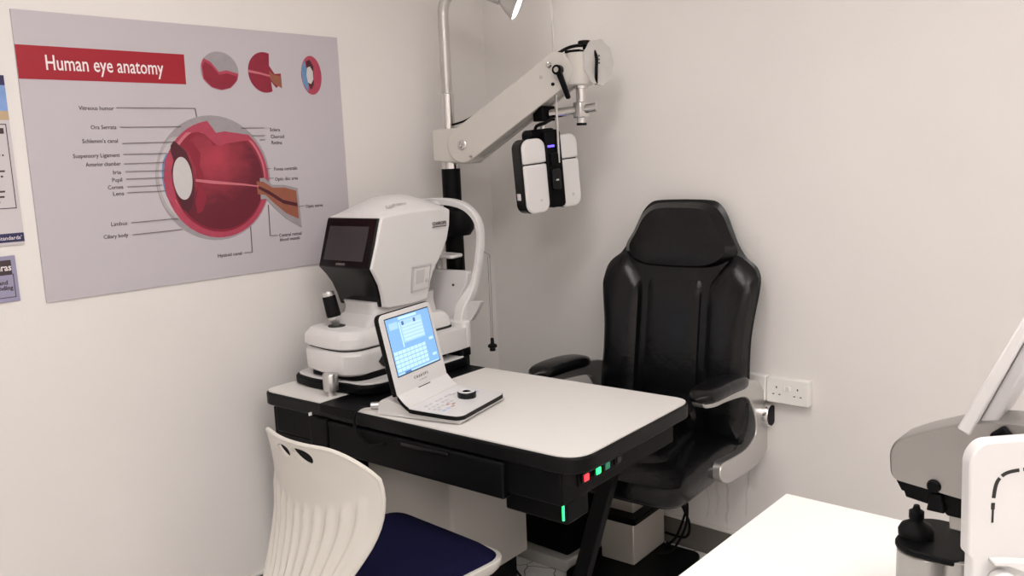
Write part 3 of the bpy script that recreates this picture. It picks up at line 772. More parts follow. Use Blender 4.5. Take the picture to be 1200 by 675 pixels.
# joystick
jb = Vector((.150, .182, H(.975)))
tiltj = Matrix.Rotation(R(-9), 3, 'Y') @ Matrix.Rotation(R(6), 3, 'X')
b = B(); lathe(b, [(.028, 0), (.028, .004)], tuple(jb)); js = obj('joystick_well', b, 'hole', ar)
b = B(); lathe(b, [(.010, .0), (.012, .012), (.022, .026), (.022, .034)], tuple(jb), mtx=tiltj); obj('joystick_base', b, 'silver', js)
b = B(); lathe(b, [(.0225, .034), (.0235, .04), (.0215, .10), (.020, .103)], tuple(jb), mtx=tiltj); obj('joystick_grip', b, 'black_rubber', js)
b = B(); lathe(b, [(.0205, .103), (.021, .106), (.019, .116), (.011, .117), (.010, .113)], tuple(jb), mtx=tiltj); obj('joystick_button', b, 'silver', js)
b = B(); lathe(b, [(.012, 0), (.012, .006), (.009, .008)], (.195, .245, H(.975))); obj('lock_button', b, 'offwhite', ar)
# patient side: lower box, chin rest and forehead rest
b = B(); prism(b, rpoly([(.30, .36), (.345, .38), (.345, .60), (.30, .62)], .012, 3), zf, H(.84), H(.915)); obj('patient_side_box', b, 'white', ar, bev=.004)
b = B(); prism(b, rpoly([(-.02, .585), (.345, .585), (.345, .625), (-.02, .625)], .015, 3), zf, H(.84), H(.935)); obj('rest_base', b, 'white', ar, bev=.005)
b = B(); prism(b, rpoly([(.0, .56), (.35, .56), (.35, .615), (.0, .615)], .015, 3), zf, H(.813), H(.842)); obj('rest_foot', b, 'black', ar, bev=.004)
# curved shield behind the chin rest
b = B(); rings = []
for z, w, y in ((.93, .10, .60), (.97, .115, .60), (1.02, .135, .605), (1.06, .158, .615), (1.10, .165, .62), (1.108, .16, .622)):
    rings.append([(XC - w, y + .004, H(z)), (XC - w * .5, y - .012, H(z)), (XC, y - .018, H(z)), (XC + w * .5, y - .012, H(z)), (XC + w, y + .004, H(z)),
                  (XC + w, y + .026, H(z)), (XC, y + .014, H(z)), (XC - w, y + .026, H(z))])
loft(b, rings); obj('rest_shield', b, 'offwhite', ar, bev=.003)
b = B(); lathe(b, [(.0045, 0), (.0045, .003)], (XC + .115, .60, H(1.06)), 'Y', 10); obj('shield_screw', b, 'hole', ar)
b = B(); lathe(b, [(.013, H(1.08)), (.013, H(1.15))], (XC - .002, .66, 0), n=16); obj('chin_post', b, 'clear', ar)
b = B(); prism(b, rpoly([(XC - .07, .625), (XC + .095, .625), (XC + .085, .70), (XC, .715), (XC - .06, .70)], .02, 4), zf, H(1.148), H(1.160)); obj('chin_cup', b, 'white', ar, bev=.004)
# forehead arch and pillars: a strip swept round
def strip(path, w0, d0):
    b = B(); rings = []
    P = [Vector(p) for p in path]
    for i, p in enumerate(P):
        tt = (P[min(i + 1, len(P) - 1)] - P[max(i - 1, 0)]).normalized()
        n_ = Vector((-tt.z, 0, tt.x)).normalized()
        w = w0[i] if isinstance(w0, list) else w0
        rings.append([tuple(p + n_ * a * w + Vector((0, c * d0, 0))) for a, c in ((-1, -.8), (-.8, -1), (.8, -1), (1, -.8), (1, .8), (.8, 1), (-.8, 1), (-1, .8))])
    loft(b, rings); return b
half = [(.135, .615, .93), (.145, .625, .985), (.168, .655, 1.04), (.180, .672, 1.10), (.187, .685, 1.17), (.186, .695, 1.235), (.172, .695, 1.285), (.135, .685, 1.325), (.08, .672, 1.345), (.0, .665, 1.350)]
path = [(XC + x * .95, y - .005, H(z)) for x, y, z in half] + [(XC - x * .95, y - .005, H(z)) for x, y, z in half[-2::-1]]
path = spline(path, 5)
ws = []
for p in path:
    z = p[2] + ZT
    ws.append(.020 if z < 1.0 else (.020 - .012 * min(1, (z - 1.0) / .08)) if z < 1.12 else .008 + .004 * max(0, (z - 1.25) / .1))
obj('forehead_rest', strip(path, ws, .016), 'white', ar)
b = B(); prism(b, rpoly([(XC + .15, .998), (XC + .222, 1.005), (XC + .196, .965), (XC + .168, .93), (XC + .14, .93)], .008, 3), lambda u, v, d: (u, d, H(v)), .625, .645); obj('height_mark', b, 'offwhite', ar, bev=.003)
b = B(); prism(b, rpoly([(.165, .30), (.235, .30), (.235, .35), (.165, .35)], .01, 2), zf, H(1.0), H(1.02))
b.free()
b = B(); tube(b, spline([(XC, .645, H(1.335)), (XC + .04, .62, H(1.34)), (XC + .05, .59, H(1.335))], 6), .012, 10); obj('rest_stay', b, 'white', ar)

# occluder paddle hanging on a cord from the forehead rest
oc = thing('eye_occluder', 'small black weight hanging on a thin looped cord beside the white machine', 'occluder', (DO[0], DO[1], ZT), DYAW)
ox, oy = .372, .70
b = B(); tube(b, [(ox - .003, oy, H(1.152)), (ox - .004, oy, H(.835))], .0011, 6); tube(b, [(ox + .006, oy, H(1.150)), (ox + .004, oy, H(.835))], .0011, 6)
tube(b, spline([(ox - .028, oy - .012, H(1.17)), (ox - .012, oy - .004, H(1.168)), (ox + .004, oy, H(1.158)), (ox + .006, oy, H(1.148))], 5), .0018, 6); obj('cord', b, 'string', oc)
b = B(); lathe(b, [(.0, .86), (.006, .858), (.007, .84), (.008, .838), (.016, .834), (.017, .826), (.010, .822), (.011, .812), (.0, .81)], (ox, oy, -ZT), n=16); obj('weight', b, 'black_rubber', oc)

# ------------------------------------------------------------------ control console
cang = R(DYAW)
co = Vector(DO) + Matrix.Rotation(cang, 3, 'Z') @ Vector((.600, .013, ZT))
cs = thing('control_console', 'white folding control console with a lit blue screen on the desk', 'control console', tuple(co), DYAW + 101)
DK = .006
W_ = .268
f = lambda u, v, d: (d, u, v)  # profile in y-z, depth along x
# base wedge
b = B(); prism(b, rpoly([(.085, .002), (.080, .040), (.055, .052), (.02, .044), (-.03, .020), (-.197, .013), (-.190, .002)], [.004, .012, .012, .02, .02, .003, .003], 4), f, .012, W_ - .004); obj('base', b, 'white', cs, bev=.003)
# keyboard deck: black edge layer then white skin, curving up to the hinge
dk = [(.004, .066), (-.012, .049), (-.030, .036), (-.050, .0305), (-.20, .0245)]
dk = spline(dk, 6)
def deck(off0, off1, x0, x1, ymin, r):
    b = B(); rings = []
    n = len(dk)
    for i, (y, z) in enumerate(dk):
        yy = max(y, ymin)
        k = 0
        dd = yy - ymin
        if dd < r: k = r - math.sqrt(max(r * r - (r - dd) ** 2, 0))
        rings.append([(x0 + k, yy, z + off0), (x1 - k, yy, z + off0), (x1 - k, yy, z + off1), (x0 + k, yy, z + off1)])
    loft(b, rings); return b
# finer samples at the front for rounded corners
tail = dk[-1]; pre = dk[-2]
dk = dk[:-1] + [(pre[0] + (tail[0] - pre[0]) * q, pre[1] + (tail[1] - pre[1]) * q) for q in (.2, .4, .55, .68, .78, .86, .92, .96, .985, 1)]
obj('deck_edge', deck(-.011, .0, 0, W_, -.2, .03), 'edge', cs)
sk = obj('deck', deck(.0, .0012, .002, W_ - .002, -.1985, .028), 'white', cs)
# screen lid
lean = math.atan2(.05, .225)
LM = Matrix.Translation((0, .004, .064)) @ Matrix.Rotation(-lean, 4, 'X')
fl = lambda u, v, d: tuple(LM @ Vector((u, d, v)))
LH = .236
b = B(); prism(b, rpoly([(0, 0), (W_, 0), (W_, LH), (0, LH)], [.004, .004, .024, .024], 6), fl, .002, .018); lid = obj('lid_back', b, 'edge', cs, bev=.003)
b = B(); prism(b, rpoly([(.0025, .001), (W_ - .0025, .001), (W_ - .0025, LH - .003), (.0025, LH - .003)], [.003, .003, .022, .022], 6), fl, .0, .004); obj('lid_front', b, 'white', lid, bev=.001)
b = B(); prism(b, [(.100, -.006), (.172, -.006), (.166, .0015), (.106, .0015)], fl, -.003, .004); obj('hinge_tab', b, 'edge', lid)
SX0, SX1, SZ0, SZ1 = .027, .247, .052, .216
b = B(); prism(b, [(SX0 - .003, SZ0 - .003), (SX1 + .003, SZ0 - .003), (SX1 + .003, SZ1 + .003), (SX0 - .003, SZ1 + .003)], fl, -.0004, .002); obj('screen_bezel', b, 'edge', lid)
b = B(); prism(b, [(SX0, SZ0), (SX1, SZ0), (SX1, SZ1), (SX0, SZ1)], fl, -.0009, .001); scr = obj('screen', b, 'screen_blue', lid)
def srect(x0, x1, z0, z1, mi, b, d=-.0013):
    sx = lambda q: SX0 + (SX1 - SX0) * q; sz = lambda q: SZ0 + (SZ1 - SZ0) * q
    prism(b, [(sx(x0), sz(z0)), (sx(x1), sz(z0)), (sx(x1), sz(z1)), (sx(x0), sz(z1))], fl, d, -.0005, mi)
b = B()
srect(.30, .80, .52, .92, 0, b)                                   # upper data table
srect(.05, .24, .80, .92, 0, b); srect(.26, .285, .45, .90, 1, b, -.0015)
for r_ in range(5): srect(.32, .78, .55 + r_ * .062, .585 + r_ * .062, 1, b, -.0016)
for r_ in range(5):                                               # lower key grid
    for c_ in range(8): srect(.02 + c_ * .093, .10 + c_ * .093, .06 + r_ * .074, .118 + r_ * .074, 1, b, -.0015)
srect(.86, .96, .42, .47, 1, b); srect(.86, .96, .12, .17, 1, b); srect(.28, .70, .94, .985, 1, b); srect(.02, .96, .012, .03, 1, b)
obj('screen_table', b, ['screen_mid', 'screen_pale'], scr)
b = B(); srect(.33, .375, .83, .90, 0, b, -.0018); srect(.60, .645, .83, .90, 0, b, -.0018); srect(.16, .30, .008, .035, 0, b, -.0018); obj('screen_symbol', b, 'screen_dark', scr)
tml = LM @ Matrix.Translation((W_ / 2, -.0006, .027)) @ Matrix.Rotation(R(90), 4, 'X')
text_obj('lettering', 'C H A R O P S', .012, 'ink', lid, tml, 'CENTER', width=.072)
tml = LM @ Matrix.Translation((W_ / 2 + .005, -.0006, .0165)) @ Matrix.Rotation(R(90), 4, 'X')
text_obj('lettering', 'CHAROPS', .006, 'key_grey', lid, tml, 'CENTER', width=.042)
# keys and the dial
def zdeck(y):
    return .0305 + (.0245 - .0305) * (y + .05) / (-.15) + .0012
kk = 0
def key(x, y, w, d, m_):
    b = B(); z = zdeck(y); box(b, x - w / 2, x + w / 2, y - d / 2, y + d / 2, z - .0008, z + .0012); return obj('key', b, m_, sk)
for i, x in enumerate((.045, .066, .100, .121, .150, .171)):
    key(x, -.062, .013, .007, 'key_grey')
for i, x in enumerate((.030, .050, .070, .100, .120)):
    for j, y in enumerate((-.083, -.100)):
        key(x, y, .012, .006, 'key_grey')
for x in (.185, .205, .225):
    for y in (-.068, -.085): key(x, y, .012, .006, 'key_grey')
for x, y, m_ in ((.035, -.128, 'key_blue'), (.057, -.128, 'key_blue'), (.080, -.128, 'key_red'), (.235, -.10, 'key_blue'), (.235, -.118, 'key_blue'), (.085, -.108, 'key_red'), (.10, -.118, 'key_red'), (.035, -.112, 'key_grey')):
    key(x, y, .013, .007, m_)
b = B(); z = zdeck(-.125); lathe(b, [(.0275, z - .001), (.028, z + .014), (.0255, z + .017)], (.176, -.118, 0), n=32); dl = obj('dial', b, 'black_gloss', sk)
b = B(); lathe(b, [(.0255, z + .0165), (.0235, z + .0185), (.016, z + .0185), (.012, z + .017), (0, z + .017)], (.176, -.118, 0), n=32); obj('dial_cap', b, 'white', dl)
# cable plugged into the console's foot
Dm = Matrix.Translation(DO) @ Matrix.Rotation(R(DYAW), 4, 'Z')
def Dp(x, y, z): return tuple(Dm @ Vector((x, y, z)))
cb = thing('console_cable', 'grey cable with a plug running from the console over the desk edge', 'cable', Dp(.47, .03, ZT + .012))
def rel(o_, p): return tuple(Vector(p) - Vector(o_.location))
b = B(); tube(b, [rel(cb, Dp(.498, .062, ZT + .014)), rel(cb, Dp(.462, .030, ZT + .014))], .010, 14); obj('plug', b, 'silver', cb, bev=.002)
b = B(); tube(b, spline([rel(cb, Dp(*p)) for p in ((.464, .032, ZT + .013), (.447, .012, ZT + .012), (.437, -.008, ZT - .002), (.436, -.013, ZT - .04), (.46, -.014, ZT - .075), (.50, -.014, ZT - .088), (.56, -.0145, ZT - .072))], 8), .0042, 8); obj('lead', b, 'black_rubber', cb)

# ------------------------------------------------------------------ black chair for the patient
CH = (-1.60, 2.33, 0)
ch = thing('exam_chair', 'black leather high-back chair with flip-up silver arms behind the desk', 'chair', CH, 4)
CX = .035
def back_pt(x, z, h): return (CX + x, .205 + (z - .5) * .15 - h, z)
sil = [(.0, 1.325), (.085, 1.323), (.128, 1.315), (.160, 1.283), (.185, 1.232), (.212, 1.175), (.245, 1.130), (.280, 1.103), (.297, 1.065), (.294, 1.01), (.284, .94), (.276, .86), (.277, .76), (.282, .66), (.28, .58), (.255, .50), (.16, .47), (0, .465)]
sil = spline(sil, 3)
full = sil + [(-x, z) for x, z in sil[-2:0:-1]]
bk = B(); pillow(bk, full, back_pt, .035, .06, rings=6, power=3., center=(0, .9)); bko = obj('backrest', bk, 'leather', ch)
def cushion(name, pts, h, base=.018, smooth=3, power=2.6, parent=bko):
    pts = spline(pts, smooth, closed=True)
    b = B(); pillow(b, pts, lambda u, v, hh: back_pt(u, v, hh + base), h, .01, rings=7, power=power); return obj(name, b, 'leather', parent)
cushion('headrest', [(0, 1.316), (.08, 1.314), (.122, 1.302), (.158, 1.268), (.184, 1.215), (.214, 1.160), (.195, 1.118), (.140, 1.092), (.07, 1.086), (0, 1.085), (-.07, 1.086), (-.140, 1.092), (-.195, 1.118), (-.214, 1.160), (-.184, 1.215), (-.158, 1.268), (-.122, 1.302), (-.08, 1.314)], .040, power=3.4)
cushion('back_cushion', [(0, 1.078), (.08, 1.077), (.112, 1.060), (.115, .95), (.116, .80), (.117, .62), (.10, .53), (0, .525), (-.10, .53), (-.117, .62), (-.116, .80), (-.115, .95), (-.112, 1.060), (-.08, 1.077)], .030, power=3.2)
for s in (1, -1):
    pts = [(.145, 1.075), (.205, 1.138), (.25, 1.122), (.283, 1.092), (.295, 1.055), (.289, .98), (.277, .88), (.275, .76), (.278, .62), (.25, .53), (.16, .52), (.124, .60), (.122, .75), (.122, .90), (.124, 1.03)]
    if s < 0: pts = [(-x, z) for x, z in pts][::-1]
    cushion('side_bolster', pts, .048, power=2.8)
# seat
b = B(); rings = []
for z, k in ((.385, .045), (.392, .018), (.41, .004), (.44, .0), (.468, .003), (.488, .02), (.497, .055), (.500, .10)):
    rings.append([(CX + x, y, .042 + z + (.012 * (y + .25) / .5 - .006 if z > .45 else 0) - (.02 * max(0, (-y - .12) / .15) if z > .47 else 0)) for x, y in rpoly([(-.27 + k, -.275 + k), (.27 - k, -.275 + k), (.262 - k, .24 - k * .3), (-.262 + k, .24 - k * .3)], .085, 6)])
loft(b, rings); st = obj('seat', b, 'leather', ch, angle=60)
b = B(); pillow(b, spline([(CX - .17, -.14), (CX, -.175), (CX + .17, -.14), (CX + .165, .05), (CX + .15, .19), (CX, .2), (CX - .15, .19), (CX - .165, .05)], 4, closed=True), lambda u, v, h: (u, v, .530 + h), .026, .01); obj('seat_cushion', b, 'leather', st)
# arms
arm_prof = [(-.133, .755), (-.125, .728), (-.054, .712), (.019, .708), (.141, .694), (.200, .675), (.235, .638), (.258, .600), (.268, .565), (.258, .53), (.189, .506), (.09, .508), (.0, .513), (-.022, .487), (-.007, .458), (.037, .436), (.123, .427), (.238, .422), (.314, .432), (.368, .460), (.381, .507), (.385, .56), (.375, .60), (.352, .642), (.313, .690), (.25, .728), (.14, .745), (.0, .752), (-.08, .760)]
arm_sp = spline(arm_prof, 3, closed=True)
AX = CX - .028
for s in (1, -1):
    xa, xb = AX + s * .280, AX + s * .320
    b = B(); prism(b, arm_sp, lambda u, v, d: (d, u, v), xa, xb); ao = obj('arm_frame', b, 'silver' if True else 0, ch, bev=.012, seg=3)
    # pad
    b = B(); rings = []
    for i in range(15):
        q = i / 14; y = -.155 + .335 * q
        w = .048 * (1 - abs(2 * q - 1) ** 4) ** .5 + .002; hh = .023 * (1 - abs(2 * q - 1) ** 5) ** .5 + .002
        zc = .757 + .012 * math.sin(PI * min(1, q * .85)) - .022 * q
        rings.append([(AX + s * .304 + w * math.copysign(abs(math.cos(a)) ** .7, math.cos(a)), y, zc + hh * math.copysign(abs(math.sin(a)) ** .7, math.sin(a))) for a in [2 * PI * k / 20 for k in range(20)]])
    loft(b, rings); obj('arm_pad', b, 'leather', ao)
    b = B(); lathe(b, [(.040, -.032), (.042, -.026), (.042, .026), (.040, .032)], (xb - .008 * s, .338, .585), 'X', 28); hb = obj('arm_hinge', b, 'chrome', ao)
    b = B(); e = xb + s * .024
    lathe(b, [(.035, min(0, s * .002)), (.035, max(0, s * .002))], (e, .338, .585), 'X', 28); obj('hinge_cap', b, 'black_rubber', hb)
# under the seat: mechanism, collar and pedestal standing on the base plate
b = B(); box(b, CX - .14, CX + .14, -.15, .17, .385, .430); obj('seat_mechanism', b, 'black', ch, bev=.006)
b = B(); box(b, -.175, -.075, .12, .24, .205, .385); obj('lift_column', b, 'beige_metal', ch, bev=.003)
b = B(); rings = []
for z, k in ((.180, .0), (.188, .014), (.207, .018), (.212, .014)):
    rings.append([(x, y, z) for x, y in rpoly([(-.192 - k, .085 - k), (-.055 + k, .085 - k), (-.055 + k, .315 + k), (-.192 - k, .315 + k)], .012, 3)])
loft(b, rings); obj('pedestal_cover', b, 'black', ch)
b = B(); box(b, -.192, -.055, .085, .315, .03, .182); obj('pedestal', b, 'beige_metal', ch, bev=.004)
b = B(); prism(b, rpoly([(-.24, -.10), (.06, -.10), (.14, .10), (.10, .31), (-.24, .31)], .04, 4), zf, .0, .03); obj('foot_plate', b, 'black', ch, bev=.004)
# cables under the chair
CB = [([(-1.505, 2.44, .39), (-1.50, 2.50, .33), (-1.55, 2.56, .25), (-1.56, 2.60, .20), (-1.60, 2.60, .09), (-1.64, 2.60, .045), (-1.66, 2.63, .037)], 'black cable nearest the seat edge, hanging under the chair'),
      ([(-1.53, 2.44, .39), (-1.515, 2.52, .30), (-1.53, 2.56, .20), (-1.56, 2.58, .12), (-1.60, 2.56, .045), (-1.645, 2.53, .0365)], 'black cable hanging straight down to the floor behind the pedestal'),
      ([(-1.45, 2.45, .40), (-1.47, 2.53, .33), (-1.56, 2.57, .28), (-1.63, 2.57, .27), (-1.66, 2.58, .275)], 'black cable looping level under the chair'),
      ([(-1.60, 2.5, .36), (-1.57, 2.55, .30), (-1.56, 2.58, .22), (-1.545, 2.60, .15), (-1.57, 2.61, .09), (-1.66, 2.62, .08)], 'black cable curling by the skirting behind the pedestal')]
for pts, lab in CB:
    o0 = Vector(pts[0])
    b = B(); tube(b, spline([tuple(Vector(p) - o0) for p in pts], 8), .0048, 8)
    o = obj('power_cable', b, 'black_rubber', loc=tuple(o0)); tag(o, lab, 'cable', 'black cables under the chair')
pts = [(-2.165, 2.235, .075), (-2.10, 2.20, .03), (-2.02, 2.17, .006), (-1.94, 2.13, .006), (-1.86, 2.12, .006), (-1.80, 2.14, .006)]
b = B(); tube(b, spline(pts, 8), .004, 8); o = obj('power_cable', b, 'black_rubber'); tag(o, 'thin black cable lying on the floor tiles before the grey base plate', 'cable')

# ------------------------------------------------------------------ white plastic chair for the examiner
WO, WYAW = (-1.783, 1.215, 0), -1.5
wc = thing('visitor_chair', 'white plastic chair with a ribbed back and navy seat pad, in front of the desk', 'chair', WO, WYAW)
def interp(z, zs, ws):
    if z <= zs[0]: return ws[0]
    for i in range(len(zs) - 1):
        if z <= zs[i + 1]:
            q = (z - zs[i]) / (zs[i + 1] - zs[i]); return ws[i] + (ws[i + 1] - ws[i]) * q
    return ws[-1]
HWk = spline([(.36, .10), (.42, .125), (.48, .155), (.54, .185), (.60, .212), (.66, .230), (.72, .239), (.765, .236)], 6)
YCk = spline([(.36, -.165), (.44, -.138), (.5, -.11), (.56, -.088), (.62, -.073), (.68, -.070), (.76, -.077), (.84, -.092)], 6)
def hwz(z): return interp(z, [p[0] for p in HWk], [p[1] for p in HWk])
def ycz(z): return interp(z, [p[0] for p in YCk], [p[1] for p in YCk])
NU, NV = 120, 64
def shell_pt(i, j):
    s = -1 + 2 * i / NU; t_ = j / NV
    # top edge: flat in the middle, big rounded corners
    ztop = .832 - .070 * max(0, (abs(s) - .45) / .55) ** 2.6
    z = .37 + (ztop - .37) * t_
    hw = hwz(z) * (1 - .06 * max(0, (z - .765) / .065) ** 2)
    x = s * hw
    y = ycz(z) + .078 * (x / .24) ** 2
    # flutes: ten shallow ribs fading out above
    zr = .648 + .065 * s * s + .008 * s
    if z < zr + .02 and -.86 < s < .90:
        q = (s + .86) / 1.76 * 10
        fade = min(1, max(0, (zr + .02 - z) / .03))
        edge = min(1, (.5 - abs(q / 10 - .5)) * 20)
        y -= .010 * fade * edge * (.5 - .5 * math.cos(2 * PI * q)) ** 1.8
    # rolled rim
    return Vector((x, y, z))
b = B(); grid = [[b.verts.new(shell_pt(i, j)) for j in range(NV + 1)] for i in range(NU + 1)]
for i in range(NU):
    for j in range(NV): b.faces.new((grid[i][j], grid[i + 1][j], grid[i + 1][j + 1], grid[i][j + 1]))
bs = obj('backrest', b, 'warm_white', wc, solid=.009, angle=50)
# two leaf-shaped finger holes cut through the shell
cut = B()
for cx, cz, rot, L1, L2 in ((-.034, .803, R(-8), .032, .0145), (.046, .805, R(-14), .038, .016)):
    ring = []
    for k in range(28):
        a = 2 * PI * k / 28; u = L1 * math.cos(a); v = L2 * math.sin(a) * (1 + .35 * math.cos(a))
        ring.append((cx + u * math.cos(rot) - v * math.sin(rot), cz + u * math.sin(rot) + v * math.cos(rot)))
    prism(cut, ring, lambda u, v, d: (u, d, v), -.3, .2)
cm = bpy.data.meshes.new('cutter'); bmesh.ops.recalc_face_normals(cut, faces=cut.faces); cut.to_mesh(cm); cut.free()
cob = bpy.data.objects.new('cutter', cm); col.objects.link(cob); cob.parent = wc
md = bs.modifiers.new('holes', 'BOOLEAN'); md.operation = 'DIFFERENCE'; md.object = cob; md.solver = 'EXACT'
bpy.context.view_layer.update()
dg = bpy.context.evaluated_depsgraph_get()
nm = bpy.data.meshes.new_from_object(bs.evaluated_get(dg)); bs.modifiers.clear(); bs.data = nm; nm.name = 'backrest'
bpy.data.objects.remove(cob); bpy.data.meshes.remove(cm)
# rounded rim bead along the outline
rim = [shell_pt(0, j) for j in range(0, NV + 1, 4)] + [shell_pt(i, NV) for i in range(3, NU, 3)] + [shell_pt(NU, j) for j in range(NV, -1, -4)]
b = B(); tube(b, [tuple(p) for p in rim], .0062, 8); obj('rim', b, 'warm_white', bs)
# seat: white pan and navy pad
seat_o = rpoly([(-.18, -.06), (.22, -.06), (.275, .15), (.278, .385), (-.20, .385), (-.21, .15)], [.06, .06, .05, .07, .07, .05], 6)
b = B(); rings = []
for z, k in ((.402, .05), (.412, .02), (.430, .0), (.440, .0)):
    rings.append([(x * (1 - k), .165 + (y - .165) * (1 - k), z) for x, y in seat_o])
loft(b, rings); sp = obj('seat_pan', b, 'warm_white', wc, bev=.003)
b = B(); pillow(b, [(x * .965, (.165 + (y - .165) * .965)) for x, y in seat_o], lambda u, v, h: (u, v, .438 + h), .026, .0, power=5, rings=9, center=(0, .165)); obj('seat_pad', b, 'navy', wc, angle=60)
for s in (-1, 1):
    b = B(); tube(b, spline([(s * .20, -.12, .0), (s * .19, -.07, .22), (s * .175, -.03, .38), (s * .165, .06, .402)], 6), .011, 12); obj('leg', b, 'black', wc)
    b = B(); tube(b, spline([(s * .205, .36, .0), (s * .195, .33, .22), (s * .18, .27, .38), (s * .165, .06, .402)], 6), .011, 12); obj('leg', b, 'black', wc)
b = B(); box(b, -.17, .17, .05, .075, .395, .41); obj('cross_bar', b, 'black', wc)
b = B(); tube(b, [(-.09, -.165, .40), (-.09, -.02, .40), (-.09, .05, .402)], .012, 10); tube(b, [(.09, -.165, .40), (.09, -.02, .40), (.09, .05, .402)], .012, 10); obj('back_bracket', b, 'black', wc)

# ------------------------------------------------------------------ white table at the right
TO = (-.773, 1.707, 0)
tb = thing('white_table', 'plain white table in the right foreground', 'table', TO, 1)
b = B(); box(b, 0, 1.5, -.75, 0, .722, .75); obj('tabletop', b, 'bright_laminate', tb, bev=.002)
for x in (.03, 1.47):
    for y in (-.72, -.03):
        b = B(); box(b, x - .02, x + .02, y - .02, y + .02, 0, .722); obj('leg', b, 'satin', tb, bev=.002)
b = B(); box(b, .05, 1.45, -.04, -.02, .66, .722); box(b, .05, 1.45, -.73, -.71, .66, .722); obj('rail', b, 'satin', tb)

# ------------------------------------------------------------------ lens blocker on the white table
LB = (-.33, 1.30, .75)
lbk = thing('lens_blocker', 'silver and white lens blocking machine with a tilted screen on the white table', 'lens machine', LB, 0)
def Lx(x): return x - LB[0]
def Lz(z): return z - LB[2]
fb = lambda u, v, d: (Lx(u), d, Lz(v))
b = B(); prism(b, rrect(Lx(-.419), Lx(-.335), -.012, .125, .04, 8), zf, .0, Lz(.882)); obj('front_column', b, 'satin', lbk, bev=.004)
b = B(); prism(b, rrect(Lx(-.421), Lx(-.30), -.014, .127, .04, 8), zf, Lz(.882), Lz(.892)); obj('column_cap', b, 'black', lbk, bev=.003)
b = B(); lathe(b, [(.024, 0), (.024, Lz(.889)), (.02, Lz(.8915))], (Lx(-.325), .012, 0), n=28); obj('side_column', b, 'satin', lbk)
b = B(); lathe(b, [(.0255, .892), (.026, .900), (.022, .908), (.012, .914), (.009, .917), (.011, .920), (.011, .931), (.006, .934), (.004, .941), (.0, .942)], (Lx(-.398), .045, -LB[2]), n=28); obj('suction_cup', b, 'black_rubber', lbk)
# overhanging silver head: side profile with a sloping crown
hp = [(-.424, 1.002), (-.4265, 1.036), (-.418, 1.054), (-.385, 1.073), (-.322, 1.100), (-.28, 1.110), (-.24, 1.112), (-.19, 1.10), (-.19, .970), (-.30, .982), (-.418, .993)]
b = B(); rings = []
HPs = rpoly(hp, [.006, .01, .01, .02, .02, .02, .03, .01, .01, .01, .006], 4)
for d, k in ((-.006, .965), (-.002, .99), (.004, 1.), (.058, 1.), (.066, .98)):
    cx, cz = -.30, 1.03
    rings.append([(Lx(cx + (u - cx) * k), d, Lz(cz + (v - cz) * k)) for u, v in HPs])
loft(b, rings); hd2 = obj('head', b, 'satin', lbk, angle=40)
b = B(); prism(b, [(-.416, .990), (-.408, .976), (-.27, .962), (-.27, .985)], fb, .004, .058); obj('head_underside', b, 'black', hd2)
b = B(); prism(b, [(-.408, .9755), (-.404, .964), (-.355, .958), (-.345, .949), (-.318, .949), (-.315, .972)], fb, .010, .056); obj('lens_carrier', b, 'black', lbk, bev=.002)
for dx in (-.395, -.381):
    b = B(); lathe(b, [(.0035, .952), (.0035, .966)], (Lx(dx), .045, -LB[2]), n=10); obj('locating_pin', b, 'black', lbk)
    b = B(); lathe(b, [(.0, .946), (.002, .948), (.002, .952)], (Lx(dx), .045, -LB[2]), n=10); obj('pin_tip', b, 'silver', lbk)
b = B(); lathe(b, [(.008, -.018), (.010, -.014), (.010, .0)], (Lx(-.36), .006, Lz(.997)), 'Y', 16); obj('lock_knob', b, 'black', hd2)
b = B(); prism(b, [(-.365, .985), (-.35, .985), (-.345, .957), (-.37, .957)], fb, -.006, .02); obj('lever', b, 'black', lbk, bev=.002)
b = B(); box(b, Lx(-.345), Lx(-.325), .02, .05, Lz(.925), Lz(.951)); obj('spring_guide', b, 'satin', lbk, bev=.002)
b = B(); box(b, Lx(-.30), Lx(-.13), .02, .13, 0, Lz(.975)); obj('rear_body', b, 'white', lbk, bev=.01)
# white side cover facing the room, with a dashed slot
yv = R(40)
def cov(u, v, d):  # u metres right along the cover, v height above the table, d out towards the room
    return (Lx(-.277) + u * math.cos(yv) + d * math.sin(yv), 1.15 - LB[1] + u * math.sin(yv) - d * math.cos(yv), v)
cvp = rpoly([(.006, .0), (.006, Lz(.965)), (0, Lz(.970)), (-.002, Lz(1.10)), (.012, Lz(1.120)), (.15, Lz(1.127)), (.165, Lz(1.10)), (.165, .0)], [.004, .006, .004, .05, .03, .03, .03, .004], 6)
b = B(); prism(b, cvp, cov, -.022, .0); cv = obj('side_cover', b, 'warm_white' if False else 'white', lbk, bev=.007, seg=3)
b = B()
dash = [(.029, 1.012), (.029, 1.026), (.029, 1.043), (.0315, 1.064), (.037, 1.074), (.046, 1.080), (.062, 1.083), (.076, 1.0845), (.10, 1.086), (.12, 1.085), (.132, 1.078), (.138, 1.06)]
ds = spline(dash, 6)
k = 0; run = []
for i, (u, v) in enumerate(ds):
    if i % 12 in (0,):
        continue
    if i + 1 < len(ds) and (i + 1) % 12 != 0:
        u2, v2 = ds[i + 1]; q = math.hypot(u2 - u, v2 - v) or 1; nx, nz = -(v2 - v) / q * .0022, (u2 - u) / q * .0022
        if v < 1.03: nx, nz = nx * .55, nz * .55
        prism(b, [(u + nx, Lz(v) + nz), (u2 + nx, Lz(v2) + nz), (u2 - nx, Lz(v2) - nz), (u - nx, Lz(v) - nz)], cov, -.002, .0008)
obj('dashed_slot', b, 'hole', cv)
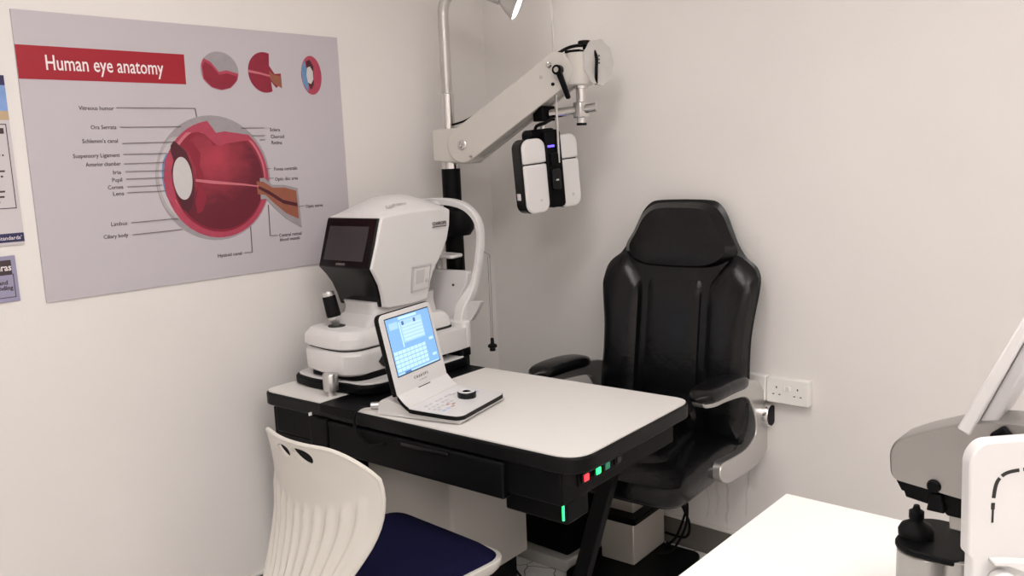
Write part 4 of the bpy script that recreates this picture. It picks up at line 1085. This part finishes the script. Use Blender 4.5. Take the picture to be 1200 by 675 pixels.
b = B(); prism(b, rpoly([(.026, .967), (.046, .967), (.09, .962), (.09, .948), (.062, .953), (.046, .961), (.026, .962)], .004, 3), lambda u, v, d: cov(u, Lz(v), d), .0, .016); obj('handle', b, 'white', cv, bev=.003)
b = B(); prism(b, ell(.040, .938, .016, .014, 24), lambda u, v, d: cov(u, Lz(v), d), .0, .018); obj('thumb_knob', b, 'white', cv, bev=.004)
# tilted screen seen from its edge
sd = Vector((.063, .139)).normalized()   # along the screen, rising to the right
nrm = Vector((sd.y, -sd.x))
def sc(a, c, d):  # a along the slope, c thickness, d depth
    p = Vector((-.323, 1.086)) + sd * a + nrm * c
    return (Lx(p.x), d, Lz(p.y))
b = B(); loft(b, [[sc(a, -.009, d), sc(a, .008, d)][0:0] or [sc(0, -.010, d), sc(.185, -.010, d), sc(.185, .004, d), sc(0, .009, d)] for d in (-.01, .12)]); so = obj('screen_case', b, 'white', lbk, bev=.003)
b = B(); loft(b, [[sc(.012, .009, d), sc(.03, .028, d), sc(.12, .024, d), sc(.175, .005, d)] for d in (.002, .108)]); obj('screen_back', b, 'offwhite', so, bev=.004)
b = B(); loft(b, [[sc(.008, -.0105, d), sc(.178, -.0105, d), sc(.178, -.009, d), sc(.008, -.009, d)] for d in (-.002, .112)]); obj('display', b, 'display', so)
b = B(); prism(b, [(-.290, 1.090), (-.272, 1.106), (-.258, 1.090), (-.275, 1.068)], fb, -.014, .05); obj('screen_hinge', b, 'black', lbk, bev=.003)

# ------------------------------------------------------------------ world, camera
w = bpy.data.worlds.new('world'); scn.world = w; w.use_nodes = True
w.node_tree.nodes['Background'].inputs[0].default_value = (.9, .9, 1, 1)
w.node_tree.nodes['Background'].inputs[1].default_value = .15

cam = bpy.data.cameras.new('camera'); co_ = bpy.data.objects.new('camera', cam); col.objects.link(co_)
cam.sensor_fit = 'HORIZONTAL'; cam.sensor_width = 36; cam.lens = 36 * 1009.31 / 1200
cam.clip_start = .02
pitch, roll, yw = R(8.704), R(-2.41215), R(47.667)
fwd = Vector((-math.cos(yw), math.sin(yw), 0)); right = Vector((math.sin(yw), math.cos(yw), 0))
d = fwd * math.cos(pitch) + Vector((0, 0, -1)) * math.sin(pitch)
up = right.cross(d)
# roll about the view axis
c_, s_ = math.cos(roll), math.sin(roll)
cr = right * c_ + up * s_ if False else right * c_ + up * s_
cu = cr.cross(d)
mw = Matrix((( cr.x, cu.x, -d.x, 0), (cr.y, cu.y, -d.y, 0), (cr.z, cu.z, -d.z, 1.5), (0, 0, 0, 1)))
co_.matrix_world = mw
scn.camera = co_
scn.view_settings.view_transform = 'Standard'
scn.view_settings.look = 'None'
scn.view_settings.gamma = 1
scn.view_settings.exposure = 1.16
scn.view_settings.use_curve_mapping = False
